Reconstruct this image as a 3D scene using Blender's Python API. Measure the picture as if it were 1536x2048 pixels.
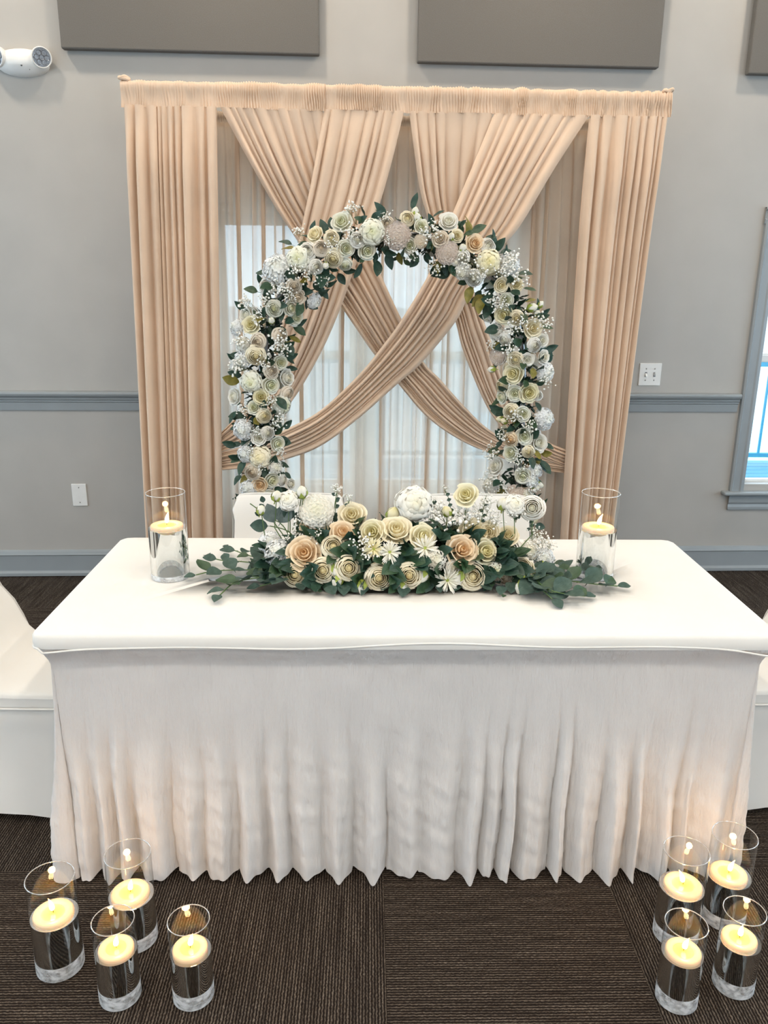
import bpy, math, random
from mathutils import Vector, Matrix
R_ = math.radians
for o in list(bpy.data.objects): bpy.data.objects.remove(o)
SC = bpy.context.scene
COL = SC.collection
random.seed(7)

# ------------------------------------------------------------------ camera
CAM = Vector((-0.1041, -2.1522, 1.5716)); PITCH, YAW, ROLL, FPX = 0.28314, -0.02168, 0.01094, 1600.0
_f = Vector((-math.sin(YAW)*math.cos(PITCH), math.cos(YAW)*math.cos(PITCH), -math.sin(PITCH)))
_r0 = Vector((math.cos(YAW), math.sin(YAW), 0)); _u0 = _r0.cross(_f)
_r = _r0*math.cos(ROLL) + _u0*math.sin(ROLL); _u = -_r0*math.sin(ROLL) + _u0*math.cos(ROLL)
cd = bpy.data.cameras.new('camera'); cam = bpy.data.objects.new('camera', cd); COL.objects.link(cam)
cd.sensor_fit = 'VERTICAL'; cd.sensor_height = 24; cd.lens = 24*FPX/2048; cd.clip_start = .05; cd.clip_end = 200
M = Matrix((( _r.x, _u.x, -_f.x, CAM.x), (_r.y, _u.y, -_f.y, CAM.y), (_r.z, _u.z, -_f.z, CAM.z), (0,0,0,1)))
cam.matrix_world = M
SC.camera = cam

# ------------------------------------------------------------------ world, lights, exposure
SKY_STRENGTH, LAMP_W, FLAME_W = 4.8, 13.8, 0.28
w = bpy.data.worlds.new('sky'); SC.world = w; w.use_nodes = True
bg = w.node_tree.nodes['Background']; bg.inputs[0].default_value = (.62, .82, 1.0, 1); bg.inputs[1].default_value = SKY_STRENGTH
SC.view_settings.view_transform = 'Standard'; SC.view_settings.look = 'None'; SC.view_settings.gamma = 1
SC.view_settings.exposure = 0.0; SC.view_settings.use_curve_mapping = False
SC.cycles.transparent_max_bounces = 16
SC.cycles.max_bounces = 7
SC.cycles.diffuse_bounces = 3
SC.cycles.glossy_bounces = 3
SC.cycles.adaptive_threshold = .1
SC.cycles.sample_clamp_indirect = 6
LAMP_SPOTS = [(x, y) for y in (1.45, -.75, -2.1, -3.4, -4.7) for x in (-2.1, -.7, .7, 2.1)]
CEIL = 3.6

# ------------------------------------------------------------------ rays used to read places off the photograph
def ray(px, py): return _f + _r*((px-768)/FPX) - _u*((py-1024)/FPX)
def atY(px, py, y): d = ray(px, py); return CAM + d*((y-CAM.y)/d.y)
def atZ(px, py, z): d = ray(px, py); return CAM + d*((z-CAM.z)/d.z)
WA, WB = 2.0549, 0.03139
WANG = math.atan(WB)
WMAT = Matrix.Translation((0, WA, 0)) @ Matrix.Rotation(WANG, 4, 'Z'); WINV = WMAT.inverted()
def atW(px, py, off):                       # a point in the frame of the back wall: (along, -off, up)
    o = WINV @ CAM; d = WINV.to_3x3() @ ray(px, py); t = (-off-o.y)/d.y; return o + d*t

# ------------------------------------------------------------------ materials
def nodes(name):
    m = bpy.data.materials.new(name); m.use_nodes = True; nt = m.node_tree
    return m, nt, nt.nodes['Principled BSDF'], nt.nodes['Material Output']
def N(nt, t, **kw):
    n = nt.nodes.new(t)
    for k, v in kw.items():
        if k in n.inputs: n.inputs[k].default_value = v
        else: setattr(n, k, v)
    return n
def L(nt, a, b): nt.links.new(a, b)
def c4(c): return (c[0], c[1], c[2], 1)
def ramp(nt, stops, fac):
    r = nt.nodes.new('ShaderNodeValToRGB'); e = r.color_ramp.elements
    while len(e) < len(stops): e.new(.5)
    for i, (p, c) in enumerate(stops): e[i].position = p; e[i].color = c4(c)
    L(nt, fac, r.inputs[0]); return r.outputs[0]
def noise(nt, scale, detail=3, coord='Object', sc=(1,1,1), rough=.5):
    tc = nt.nodes.new('ShaderNodeTexCoord'); mp = N(nt, 'ShaderNodeMapping'); mp.inputs['Scale'].default_value = sc
    L(nt, tc.outputs[coord], mp.inputs[0]); n = N(nt, 'ShaderNodeTexNoise', Scale=scale, Detail=detail, Roughness=rough)
    L(nt, mp.outputs[0], n.inputs['Vector']); return n.outputs['Fac']
def bump(nt, b, h, strength=.3, dist=.002):
    n = N(nt, 'ShaderNodeBump', Strength=strength, Distance=dist); L(nt, h, n.inputs['Height']); L(nt, n.outputs[0], b.inputs['Normal'])
def plain(name, col, rough=.5, metal=0, var=.06, scale=30, bs=.1, sc=(1,1,1)):
    m, nt, b, o = nodes(name); f = noise(nt, scale, sc=sc)
    L(nt, ramp(nt, [(.3, [x*(1-var) for x in col]), (.7, [min(1, x*(1+var)) for x in col])], f), b.inputs['Base Color'])
    b.inputs['Roughness'].default_value = rough; b.inputs['Metallic'].default_value = metal
    if bs: bump(nt, b, f, bs)
    return m
def cloth(name, col, transl=.25, transp=0, weave=900, var=.04, wr=0, wscale=14, wsc=(1,1,1)):
    m, nt, b, o = nodes(name)
    f = noise(nt, 6, 4)
    colr = ramp(nt, [(.3, [x*(1-var) for x in col]), (.7, [min(1, x*(1+var)) for x in col])], f)
    d = N(nt, 'ShaderNodeBsdfDiffuse', Roughness=.4); t = N(nt, 'ShaderNodeBsdfTranslucent'); mx = N(nt, 'ShaderNodeMixShader', Fac=transl)
    L(nt, colr, d.inputs['Color']); L(nt, colr, t.inputs['Color'])
    L(nt, d.outputs[0], mx.inputs[1]); L(nt, t.outputs[0], mx.inputs[2]); last = mx
    bn = N(nt, 'ShaderNodeBump', Strength=.12, Distance=.0006); L(nt, noise(nt, weave, 2), bn.inputs['Height'])
    if wr:
        b2 = N(nt, 'ShaderNodeBump', Strength=wr, Distance=.020); L(nt, noise(nt, wscale, 5, sc=wsc, rough=.55), b2.inputs['Height']); L(nt, bn.outputs[0], b2.inputs['Normal']); bn = b2
    L(nt, bn.outputs[0], d.inputs['Normal'])
    if transp:
        tr = N(nt, 'ShaderNodeBsdfTransparent'); m2 = N(nt, 'ShaderNodeMixShader', Fac=transp)
        L(nt, last.outputs[0], m2.inputs[1]); L(nt, tr.outputs[0], m2.inputs[2]); last = m2
    L(nt, last.outputs[0], o.inputs[0]); return m
MT = {}
MT['wall'] = plain('wall_paint', (.44, .415, .38), .5, var=.03, scale=5, bs=.03)
MT['trim'] = plain('trim_paint', (.30, .325, .335), .3, var=.03, scale=8, bs=.02)
MT['ceiling'] = plain('ceiling_white', (.75, .73, .70), .9, var=.02)
MT['panel'] = plain('acoustic_fabric', (.150, .138, .122), .95, var=.16, scale=420, bs=.3)
MT['white_plastic'] = plain('white_plastic', (.80, .79, .76), .35, var=.02, bs=0)
MT['screw'] = plain('steel', (.35, .34, .32), .4, .9, bs=0)
MT['dark'] = plain('dark_slot', (.06, .06, .06), .6, bs=0)
MT['lens'] = plain('clear_lens', (.24, .24, .25), .15, .4, var=.3, scale=120, bs=.3)
MT['drape'] = cloth('champagne_chiffon', (.80, .615, .465), .08, var=.05)
MT['sheer'] = cloth('sheer_champagne', (.84, .71, .58), .60, .10, var=.04)
MT['spandex'] = cloth('white_spandex', (.84, .83, .80), .12, var=.015)
MT['skirt'] = cloth('white_ruffle', (.82, .80, .785), .22, var=.03, wr=.65, wscale=15, wsc=(2.6, 2.6, .6))
MT['metal'] = plain('grey_pipe', (.45, .45, .46), .35, .9, bs=0)
MT['wood'] = plain('table_board', (.55, .45, .33), .6)
MT['deck'] = plain('deck_board', (.06, .22, .32), .6, var=.2, scale=9, sc=(.4, 6, 1), bs=.2)
MT['rail_out'] = plain('outdoor_rail', (.06, .30, .42), .5, bs=0)
MT['sand'] = plain('pale_ground', (.42, .42, .42), .9, var=.12, scale=2, bs=.1)
MT['pool'] = plain('pool_water', (.03, .30, .42), .1, var=.2, scale=3, bs=.1)
MT['stem'] = plain('green_stem', (.10, .17, .06), .6, bs=0)
MT['twig'] = plain('pale_twig', (.22, .24, .12), .7, bs=0)
MT['breath'] = plain('white_blossom', (.86, .85, .80), .8, bs=0)
MT['sepal'] = plain('green_sepal', (.33, .40, .07), .6, var=.2, bs=0)
MT['wick'] = plain('burnt_wick', (.03, .025, .02), .9, bs=0)
MT['foam'] = plain('floral_foam', (.03, .07, .04), .9)
def leafmat(name, a, bcol, rough=.45):
    m, nt, b, o = nodes(name); f = noise(nt, 4, 3)
    L(nt, ramp(nt, [(.3, a), (.7, bcol)], f), b.inputs['Base Color']); b.inputs['Roughness'].default_value = rough
    bump(nt, b, noise(nt, 9, 2, sc=(.6, 3, 1)), .2, .03); return m
MT['leaf'] = leafmat('dark_leaf', (.012, .040, .026), (.025, .070, .045))
MT['leaf2'] = leafmat('mid_leaf', (.022, .058, .026), (.038, .085, .038))
MT['olive'] = leafmat('olive_leaf', (.14, .13, .015), (.24, .20, .03))
MT['euc'] = leafmat('eucalyptus_leaf', (.026, .062, .048), (.055, .100, .080), .7)
MT['euc2'] = leafmat('grey_eucalyptus_leaf', (.10, .14, .13), (.15, .19, .18), .75)
def petal(name, col, cen, mid=.45):
    m, nt, b, o = nodes('petal_'+name)
    tc = nt.nodes.new('ShaderNodeTexCoord'); sp = nt.nodes.new('ShaderNodeSeparateXYZ'); L(nt, tc.outputs['Object'], sp.inputs[0])
    cx = nt.nodes.new('ShaderNodeCombineXYZ'); L(nt, sp.outputs[0], cx.inputs[0]); L(nt, sp.outputs[1], cx.inputs[1])
    ln = N(nt, 'ShaderNodeVectorMath', operation='LENGTH'); L(nt, cx.outputs[0], ln.inputs[0])
    cr = ramp(nt, [(0, cen), (mid, [(a*.65+b2*.35) for a, b2 in zip(col, cen)]), (.8, col)], ln.outputs['Value'])
    d = N(nt, 'ShaderNodeBsdfDiffuse', Roughness=.3); t = N(nt, 'ShaderNodeBsdfTranslucent'); mx = N(nt, 'ShaderNodeMixShader', Fac=.24)
    L(nt, cr, d.inputs[0]); L(nt, cr, t.inputs[0]); L(nt, d.outputs[0], mx.inputs[1]); L(nt, t.outputs[0], mx.inputs[2]); L(nt, mx.outputs[0], o.inputs[0])
    return m
PET = {
 'W': petal('white', (.93, .92, .87), (.90, .88, .72)), 'G': petal('green_white', (.91, .91, .82), (.82, .83, .54)),
 'C': petal('cream', (.96, .90, .73), (.95, .86, .54)), 'B': petal('beige', (.89, .82, .71), (.86, .75, .58)),
 'P': petal('peach', (.94, .81, .62), (.93, .66, .36)), 'Y': petal('yellow_cream', (.93, .89, .70), (.88, .81, .42)),
 'M': petal('mauve_beige', (.80, .72, .66), (.77, .67, .57)), 'H': petal('hydrangea', (.90, .92, .93), (.87, .88, .80))}
# thin clear glass, water, vase base with its refracted glow painted white, wax, flame
def thin_glass(name, k=1.0, tint=(.97, .98, .98), f0=.05):
    m, nt, b, o = nodes(name); lw = N(nt, 'ShaderNodeLayerWeight', Blend=.5); pw = N(nt, 'ShaderNodeMath', operation='POWER'); pw.inputs[1].default_value = 4.5; L(nt, lw.outputs['Facing'], pw.inputs[0])
    mad = N(nt, 'ShaderNodeMath', operation='MULTIPLY_ADD', use_clamp=True); mad.inputs[1].default_value = k; mad.inputs[2].default_value = f0; L(nt, pw.outputs[0], mad.inputs[0])
    tr = N(nt, 'ShaderNodeBsdfTransparent'); tr.inputs[0].default_value = c4(tint); gl = N(nt, 'ShaderNodeBsdfGlossy', Roughness=.02); mx = N(nt, 'ShaderNodeMixShader')
    L(nt, mad.outputs[0], mx.inputs[0]); L(nt, tr.outputs[0], mx.inputs[1]); L(nt, gl.outputs[0], mx.inputs[2]); L(nt, mx.outputs[0], o.inputs[0]); return m
MT['glass'] = thin_glass('vase_glass', .8, f0=.07); MT['pane'] = thin_glass('window_glass', .6)
m, nt, b, o = nodes('rim_glass'); b.inputs['Base Color'].default_value = (.9, .92, .92, 1); b.inputs['Roughness'].default_value = .05; b.inputs['Transmission Weight'].default_value = .75; MT['rim'] = m
m, nt, b, o = nodes('water'); g = N(nt, 'ShaderNodeBsdfGlass', IOR=1.33, Roughness=0); g.inputs['Color'].default_value = (.97, .98, .98, 1); L(nt, g.outputs[0], o.inputs[0]); MT['water'] = m
m, nt, b, o = nodes('glow_painted_glass'); tr = N(nt, 'ShaderNodeBsdfTransparent'); d = N(nt, 'ShaderNodeBsdfDiffuse'); d.inputs[0].default_value = (.93, .94, .95, 1); gl = N(nt, 'ShaderNodeBsdfGlossy', Roughness=.08)
m1 = N(nt, 'ShaderNodeMixShader', Fac=.22); L(nt, d.outputs[0], m1.inputs[1]); L(nt, gl.outputs[0], m1.inputs[2]); bn = N(nt, 'ShaderNodeBump', Strength=.8, Distance=.006); L(nt, noise(nt, 90, 4), bn.inputs['Height']); L(nt, bn.outputs[0], gl.inputs['Normal'])
mx = N(nt, 'ShaderNodeMixShader'); L(nt, ramp(nt, [(.35, (.25,)*3), (.62, (.72,)*3)], noise(nt, 55, 4, sc=(1, 1, 1.6))), mx.inputs[0]); L(nt, tr.outputs[0], mx.inputs[1]); L(nt, m1.outputs[0], mx.inputs[2]); L(nt, mx.outputs[0], o.inputs[0]); MT['base'] = m  # patchy white stands in for light refracted and reflected in the vase bottom
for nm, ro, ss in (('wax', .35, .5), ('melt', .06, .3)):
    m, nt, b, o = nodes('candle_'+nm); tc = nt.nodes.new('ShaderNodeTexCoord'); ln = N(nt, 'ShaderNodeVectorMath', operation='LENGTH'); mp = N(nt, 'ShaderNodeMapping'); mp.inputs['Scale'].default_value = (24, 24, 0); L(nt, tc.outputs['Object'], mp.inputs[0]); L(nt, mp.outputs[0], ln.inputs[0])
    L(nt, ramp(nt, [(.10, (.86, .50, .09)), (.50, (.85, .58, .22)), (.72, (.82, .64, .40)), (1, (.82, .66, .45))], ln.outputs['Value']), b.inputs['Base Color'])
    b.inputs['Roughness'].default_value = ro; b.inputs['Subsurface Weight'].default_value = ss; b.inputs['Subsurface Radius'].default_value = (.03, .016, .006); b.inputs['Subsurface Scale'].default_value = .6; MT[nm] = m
m, nt, b, o = nodes('flame'); tr = N(nt, 'ShaderNodeBsdfTransparent'); em = N(nt, 'ShaderNodeEmission', Strength=9); ad = N(nt, 'ShaderNodeAddShader')
tc = nt.nodes.new('ShaderNodeTexCoord'); sp = nt.nodes.new('ShaderNodeSeparateXYZ'); L(nt, tc.outputs['Generated'], sp.inputs[0]); L(nt, ramp(nt, [(0, (1, .62, .2)), (.35, (1, .85, .5)), (1, (1, .5, .1))], sp.outputs[2]), em.inputs[0])
L(nt, tr.outputs[0], ad.inputs[0]); L(nt, em.outputs[0], ad.inputs[1]); L(nt, ad.outputs[0], o.inputs[0]); MT['flame'] = m
m, nt, b, o = nodes('lamp_diffuser'); em = N(nt, 'ShaderNodeEmission', Strength=6); em.inputs[0].default_value = (1, .86, .68, 1); L(nt, em.outputs[0], o.inputs[0]); MT['diffuser'] = m
# ribbed carpet: rows of loops along local Y
m, nt, b, o = nodes('ribbed_carpet'); tc = nt.nodes.new('ShaderNodeTexCoord')
wv = N(nt, 'ShaderNodeTexWave', Scale=44.0, Distortion=2.6, Detail=3); wv.inputs['Detail Scale'].default_value = 3.0; L(nt, tc.outputs['Object'], wv.inputs[0])
lo = noise(nt, 190, 2, sc=(1, .8, 1)); st = noise(nt, 26, 2, sc=(3.2, .16, 1), rough=.7)
mu = N(nt, 'ShaderNodeMath', operation='MULTIPLY'); L(nt, wv.outputs['Fac'], mu.inputs[0]); L(nt, lo, mu.inputs[1])
m2 = N(nt, 'ShaderNodeMath', operation='MULTIPLY'); L(nt, mu.outputs[0], m2.inputs[0]); L(nt, st, m2.inputs[1])
L(nt, ramp(nt, [(.03, (.014, .010, .008)), (.16, (.060, .045, .034)), (.42, (.23, .185, .145))], m2.outputs[0]), b.inputs['Base Color']); b.inputs['Roughness'].default_value = 1; b.inputs['Specular IOR Level'].default_value = .1
bump(nt, b, mu.outputs[0], .9, .006); MT['carpet'] = m

# ------------------------------------------------------------------ mesh helpers
def mesh(name, v, f, smooth=True):
    me = bpy.data.meshes.new(name); me.from_pydata([tuple(p) for p in v], [], f); me.update()
    if smooth: me.polygons.foreach_set('use_smooth', [True]*len(me.polygons))
    return me
def link(name, me, mat, parent=None, mw=None, objmat=False):
    o = bpy.data.objects.new(name, me); COL.objects.link(o)
    if mat is not None and me is not None:
        if not me.materials: me.materials.append(mat if not objmat else None)
        if objmat: o.material_slots[0].link = 'OBJECT'; o.material_slots[0].material = mat
    if parent: o.parent = parent
    if mw is not None: o.matrix_local = mw
    return o
def tag(o, label, cat, group=None):
    o['label'] = label; o['category'] = cat
    if group: o['group'] = group
    return o
def empty(name, loc, rz=0, label=None, cat=None, group=None):
    o = bpy.data.objects.new(name, None); COL.objects.link(o); o.empty_display_size = .05; o.location = loc; o.rotation_euler = (0, 0, rz)
    if label: tag(o, label, cat, group)
    return o
def structure(o): o['kind'] = 'structure'; return o
class MB:
    def __init__(s): s.v = []; s.f = []
    def add(s, v, f):
        n = len(s.v); s.v += [Vector(p) for p in v]; s.f += [tuple(i+n for i in q) for q in f]; return s
    def box(s, x0, x1, y0, y1, z0, z1):
        return s.add([(x0,y0,z0),(x1,y0,z0),(x1,y1,z0),(x0,y1,z0),(x0,y0,z1),(x1,y0,z1),(x1,y1,z1),(x0,y1,z1)], [(0,3,2,1),(4,5,6,7),(0,1,5,4),(1,2,6,5),(2,3,7,6),(3,0,4,7)])
    def grid(s, P, closed_u=False, closed_v=False):      # P[i][j]
        nu, nv = len(P), len(P[0]); v = [p for row in P for p in row]; f = []
        for i in range(nu if closed_u else nu-1):
            for j in range(nv if closed_v else nv-1):
                a, b_ = i, (i+1) % nu; c, d = j, (j+1) % nv
                f.append((a*nv+c, b_*nv+c, b_*nv+d, a*nv+d))
        return s.add(v, f)
    def lathe(s, prof, n=24, c=(0,0,0), cap=True):
        P = [[(c[0]+r*math.cos(2*math.pi*k/n), c[1]+r*math.sin(2*math.pi*k/n), c[2]+z) for k in range(n)] for r, z in prof]
        n0 = len(s.v); s.grid(P, False, True)
        if cap:
            s.f.append(tuple(n0+k for k in reversed(range(n)))); m_ = n0+(len(prof)-1)*n; s.f.append(tuple(m_+k for k in range(n)))
        return s
    def tube(s, pts, rad, n=6, closed=False):
        pts = [Vector(p) for p in pts]; P = []; up = Vector((.12, .31, .94)).normalized()
        for i, p in enumerate(pts):
            if closed: t = pts[(i+1) % len(pts)]-pts[i-1]
            else: t = pts[min(i+1, len(pts)-1)]-pts[max(i-1, 0)]
            t.normalize(); a = t.cross(up)
            if a.length < .05: a = t.cross(Vector((1, 0, 0)))
            a.normalize(); b_ = t.cross(a); r = rad[i] if isinstance(rad, (list, tuple)) else rad
            P.append([p + (a*math.cos(2*math.pi*k/n)+b_*math.sin(2*math.pi*k/n))*r for k in range(n)])
        return s.grid(P, closed, True)
    def build(s, name, mat, parent=None, mw=None, smooth=True, objmat=False): return link(name, mesh(name, s.v, s.f, smooth), mat, parent, mw, objmat)
    def mesh(s, name, smooth=True): return mesh(name, s.v, s.f, smooth)
def bevel(o, wd=.004, seg=2):
    md = o.modifiers.new('bevel', 'BEVEL'); md.width = wd; md.segments = seg; md.limit_method = 'ANGLE'; return o
def sharp(o, deg=35): o.data.set_sharp_from_angle(angle=R_(deg)); return o
def spline(pts, n):                          # catmull-rom through pts, n samples, by arc length
    pts = [Vector(p) for p in pts]; out = []
    for i in range(len(pts)-1):
        p0 = pts[max(i-1, 0)]; p1 = pts[i]; p2 = pts[i+1]; p3 = pts[min(i+2, len(pts)-1)]
        for k in range(12):
            t = k/12; out.append(.5*((2*p1)+(p2-p0)*t+(2*p0-5*p1+4*p2-p3)*t*t+(3*p1-p0-3*p2+p3)*t**3))
    out.append(pts[-1]); d = [0]
    for a, b_ in zip(out, out[1:]): d.append(d[-1]+(b_-a).length)
    res = []; j = 0
    for k in range(n):
        s_ = d[-1]*k/(n-1)
        while j < len(d)-2 and d[j+1] < s_: j += 1
        q = (s_-d[j])/max(1e-9, d[j+1]-d[j]); res.append(out[j].lerp(out[j+1], q))
    return res
def sstep(a, b_, x): t = min(1, max(0, (x-a)/(b_-a))); return t*t*(3-2*t)

# ------------------------------------------------------------------ the room
floor = structure(MB().box(-5.2, 5.2, -6, WA+.36, -.05, -.006).build('floor', MT['carpet'], smooth=False))
TS = .61; tm = MB().box(-TS/2+.0006, TS/2-.0006, -TS/2+.0006, TS/2-.0006, -.006, 0).mesh('carpet_tile', False)
for i in range(-5, 6):
    for j in range(-2, 4):
        x, y = -.055+TS*(i+.5), -.30+TS*(j-.5)
        link('carpet_tile', tm, MT['carpet'], floor, Matrix.Translation((x, y, 0)) @ Matrix.Rotation(math.pi/2*((i+j) % 2 == 0)+math.pi*((i*7+j*3) % 2), 4, 'Z'))
WIN = [(1.985, 2.95, .50, 1.86), (-.86, .60, .50, 1.86)]        # openings in the back wall
def wall_with_holes(x0, x1, z0, z1, holes, y0, y1):
    m_ = MB(); xs = x0
    for (a, b_, c, d) in sorted(holes):
        m_.box(xs, a, y0, y1, z0, z1); m_.box(a, b_, y0, y1, z0, c); m_.box(a, b_, y0, y1, d, z1); xs = b_
    m_.box(xs, x1, y0, y1, z0, z1); return m_
structure(wall_with_holes(-5, 5, 0, CEIL, WIN, 0, .14).build('wall_back', MT['wall'], None, WMAT, False))
for nm, sx in (('wall_left', -1), ('wall_right', 1)):
    holes = [(-4.6, -3.0, .5, 2.6), (-2.2, -.6, .5, 2.6), (.1, 1.7, .5, 2.6)]
    structure(wall_with_holes(-6, WA+.3, 0, CEIL, holes, -.07, .07).build(nm, MT['wall'], None, Matrix.Translation((5.0*sx, 0, 0)) @ Matrix.Rotation(math.pi/2, 4, 'Z'), False))
structure(wall_with_holes(-5, 5, 0, CEIL, [(-4.2, -2.6, .5, 2.6), (2.6, 4.2, .5, 2.6)], -.07, .07).build('wall_front', MT['wall'], None, Matrix.Translation((0, -5.95, 0)), False))
structure(MB().box(-5.2, 5.2, -6, WA+.36, CEIL, CEIL+.1).build('ceiling', MT['ceiling'], smooth=False))
def run(name, prof, u0, u1, mat=MT['trim'], ends=True):          # moulding: prof = (off, z)
    m_ = MB(); P = [[(u, -o_, z) for o_, z in prof] for u in (u0, u1)]
    m_.grid(P); n = len(prof); m_.f.append(tuple(range(n))); m_.f.append(tuple(reversed(range(n, 2*n)))); return m_.build(name, mat, None, WMAT, False)
RAIL = [(0, .905), (.012, .905), (.014, .945), (.020, .950), (.020, .957), (.028, .962), (.030, .972), (.044, .982), (.048, .992), (.046, 1.0), (.040, 1.004), (0, 1.004)]
BASE = [(0, 0), (.030, 0), (.030, .016), (.020, .024), (.018, .028), (.018, .112), (.022, .118), (.018, .124), (.014, .134), (.006, .142), (0, .142)]
structure(run('trim_1', RAIL, -4.9, -.95)); structure(run('trim_2', RAIL, .70, 1.885))
structure(run('baseboard_back', BASE, -4.95, 4.95))
def window(n, u0, u1, z0, z1, label):
    W_ = structure(empty('window_%d' % n, (0, 0, 0))); W_.matrix_world = WMAT
    cw = .078
    def cas(name, x0, x1, za, zb, side):
        m_ = MB(); d = [(0, 0), (0, .020), (.010, .024), (.018, .016), (.052, .016), (.060, .022), (.078, .018), (.078, 0)]
        if side: P = [[((x0+a*(x1-x0)/cw), -o_, z) for a, o_ in d] for z in (za, zb)]
        else: P = [[(x, -o_, za+a*(zb-za)/cw) for a, o_ in d] for x in (x0, x1)]
        m_.grid(P); m_.build(name, MT['trim'], W_, smooth=False)
    cas('casing', u0-.006-cw, u0-.006, z0-.035, z1+.08, True); cas('casing', u1+.006+cw, u1+.006, z0-.035, z1+.08, True); cas('casing', u0-.09, u1+.09, z1+.08, z1+.002, False)
    bevel(MB().box(u0-.125, u1+.125, -.050, .10, z0-.055, z0-.035).build('sill', MT['trim'], W_, smooth=False), .008, 3)
    m_ = MB(); m_.grid([[(x, -o_, z) for o_, z in [(0, z0-.055), (.020, z0-.055), (.018, z0-.100), (.012, z0-.112), (.016, z0-.128), (.016, z0-.142), (0, z0-.142)]] for x in (u0-.082, u1+.082)]); m_.build('apron', MT['trim'], W_, smooth=False)
    mid = (u0+u1)/2; cols = [(u0, u1)] if u1-u0 < 1.1 else [(u0, mid-.035), (mid+.035, u1)]
    if len(cols) > 1: MB().box(mid-.035, mid+.035, -.012, .12, z0, z1).build('mullion', MT['trim'], W_, smooth=False)
    zm = (z0+z1)/2
    for a, b_ in cols:
        for (c, d, yy) in ((z0-.033, zm+.02, .060), (zm-.02, z1, .092)):
            s_ = MB(); t = .034
            s_.box(a, a+t, yy, yy+.03, c, d).box(b_-t, b_, yy, yy+.03, c, d).box(a+t, b_-t, yy, yy+.03, c, c+t*1.4).box(a+t, b_-t, yy, yy+.03, d-t, d)
            so = s_.build('sash', MT['white_plastic'], W_, smooth=False)
            MB().box(a+t, b_-t, yy+.012, yy+.016, c+t*1.4, d-t).build('pane', MT['pane'], so, smooth=False)
    return W_
window(1, *WIN[0], ''); window(2, *WIN[1], '')
# outside: ground, pool, deck boards, railing
gr = structure(MB().box(-30, 30, WA+3.6, 60, -.6, -.5).build('ground_outside', MT['sand'], smooth=False))
pl = structure(MB().box(1.2, 14, WA+4.2, WA+8.5, -.5, -.47).build('pool_surface', MT['pool'], smooth=False))
dk = structure(MB().box(-4, 8, WA+.6, WA+3.5, -.5, -.16).build('deck_base', MT['deck'], smooth=False))
dm = MB().box(-6, 6, -.066, .066, 0, .03).mesh('deck_board', False)
for k in range(21): link('deck_board', dm, MT['deck'], dk, Matrix.Translation((2, WA+.68+k*.14, -.16)))
rl = empty('deck_railing', (2, WA+3.35, -.13), 0, 'blue-tinted metal railing on the deck outside the window', 'railing')
MB().box(-4, 6, -.03, .03, .95, 1.0).build('top_rail', MT['rail_out'], rl, smooth=False); MB().box(-4, 6, -.02, .02, .08, .12).build('bottom_rail', MT['rail_out'], rl, smooth=False)
for k in range(6): MB().box(-4+k*2-.04, -4+k*2+.04, -.04, .04, 0, 1.02).build('post', MT['rail_out'], rl, smooth=False)
bmsh = MB().box(-.009, .009, -.009, .009, .1, .96).mesh('baluster', False)
for k in range(76): link('baluster', bmsh, MT['rail_out'], rl, Matrix.Translation((-3.9+k*.13, 0, 0)))
# ceiling downlights
lm = MB().lathe([(.085, -.012), (.11, -.012), (.115, 0), (.115, .01)], 20, cap=False).mesh('trim_ring'); lens = MB().lathe([(.084, -.004), (.0001, -.004)], 20, cap=False).mesh('diffuser')
rows = {1.45: 'in the row nearest the back wall', -.75: 'in the row just in front of the table', -2.1: 'in the row above the camera', -3.4: 'in the row behind the camera', -4.7: 'in the rearmost row'}
for i, (x, y) in enumerate(LAMP_SPOTS):
    e = empty('ceiling_downlight', (x, y, CEIL), 0, 'recessed ceiling light %s, %s' % (rows[y], ('leftmost of four', 'second from left', 'second from right', 'rightmost of four')[i % 4]), 'ceiling light', 'recessed ceiling lights')
    link('trim_ring', lm, MT['white_plastic'], e); link('diffuser', lens, MT['diffuser'], e)
    ld = bpy.data.lights.new('downlight', 'AREA'); ld.shape = 'DISK'; ld.size = .16; ld.energy = LAMP_W; ld.color = (1, .87, .72)
    lo_ = bpy.data.objects.new('downlight_lamp', ld); COL.objects.link(lo_); lo_.parent = e; lo_.location = (0, 0, -.02)

# ------------------------------------------------------------------ things on the wall
def panel(u0, u1, z0, z1, label):
    t = empty('acoustic_panel', WMAT @ Vector(((u0+u1)/2, 0, z0)), WANG, label, 'acoustic panel', 'grey acoustic panels on the wall')
    h = (u1-u0)/2; bevel(MB().box(-h, h, -.05, -.008, 0, z1-z0).build('fabric_face', MT['panel'], t, smooth=False), .006, 2)
    MB().box(-h+.05, h-.05, -.008, -.0005, .05, z1-z0-.05).build('backing', MT['dark'], t, smooth=False)
panel(-1.51, -.338, 2.565, 3.35, 'grey fabric acoustic panel above the left half of the backdrop'); panel(.118, 1.265, 2.545, 3.35, 'grey fabric acoustic panel above the right half of the backdrop'); panel(1.70, 2.85, 2.53, 3.35, 'grey fabric acoustic panel cut off by the right edge')
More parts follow.
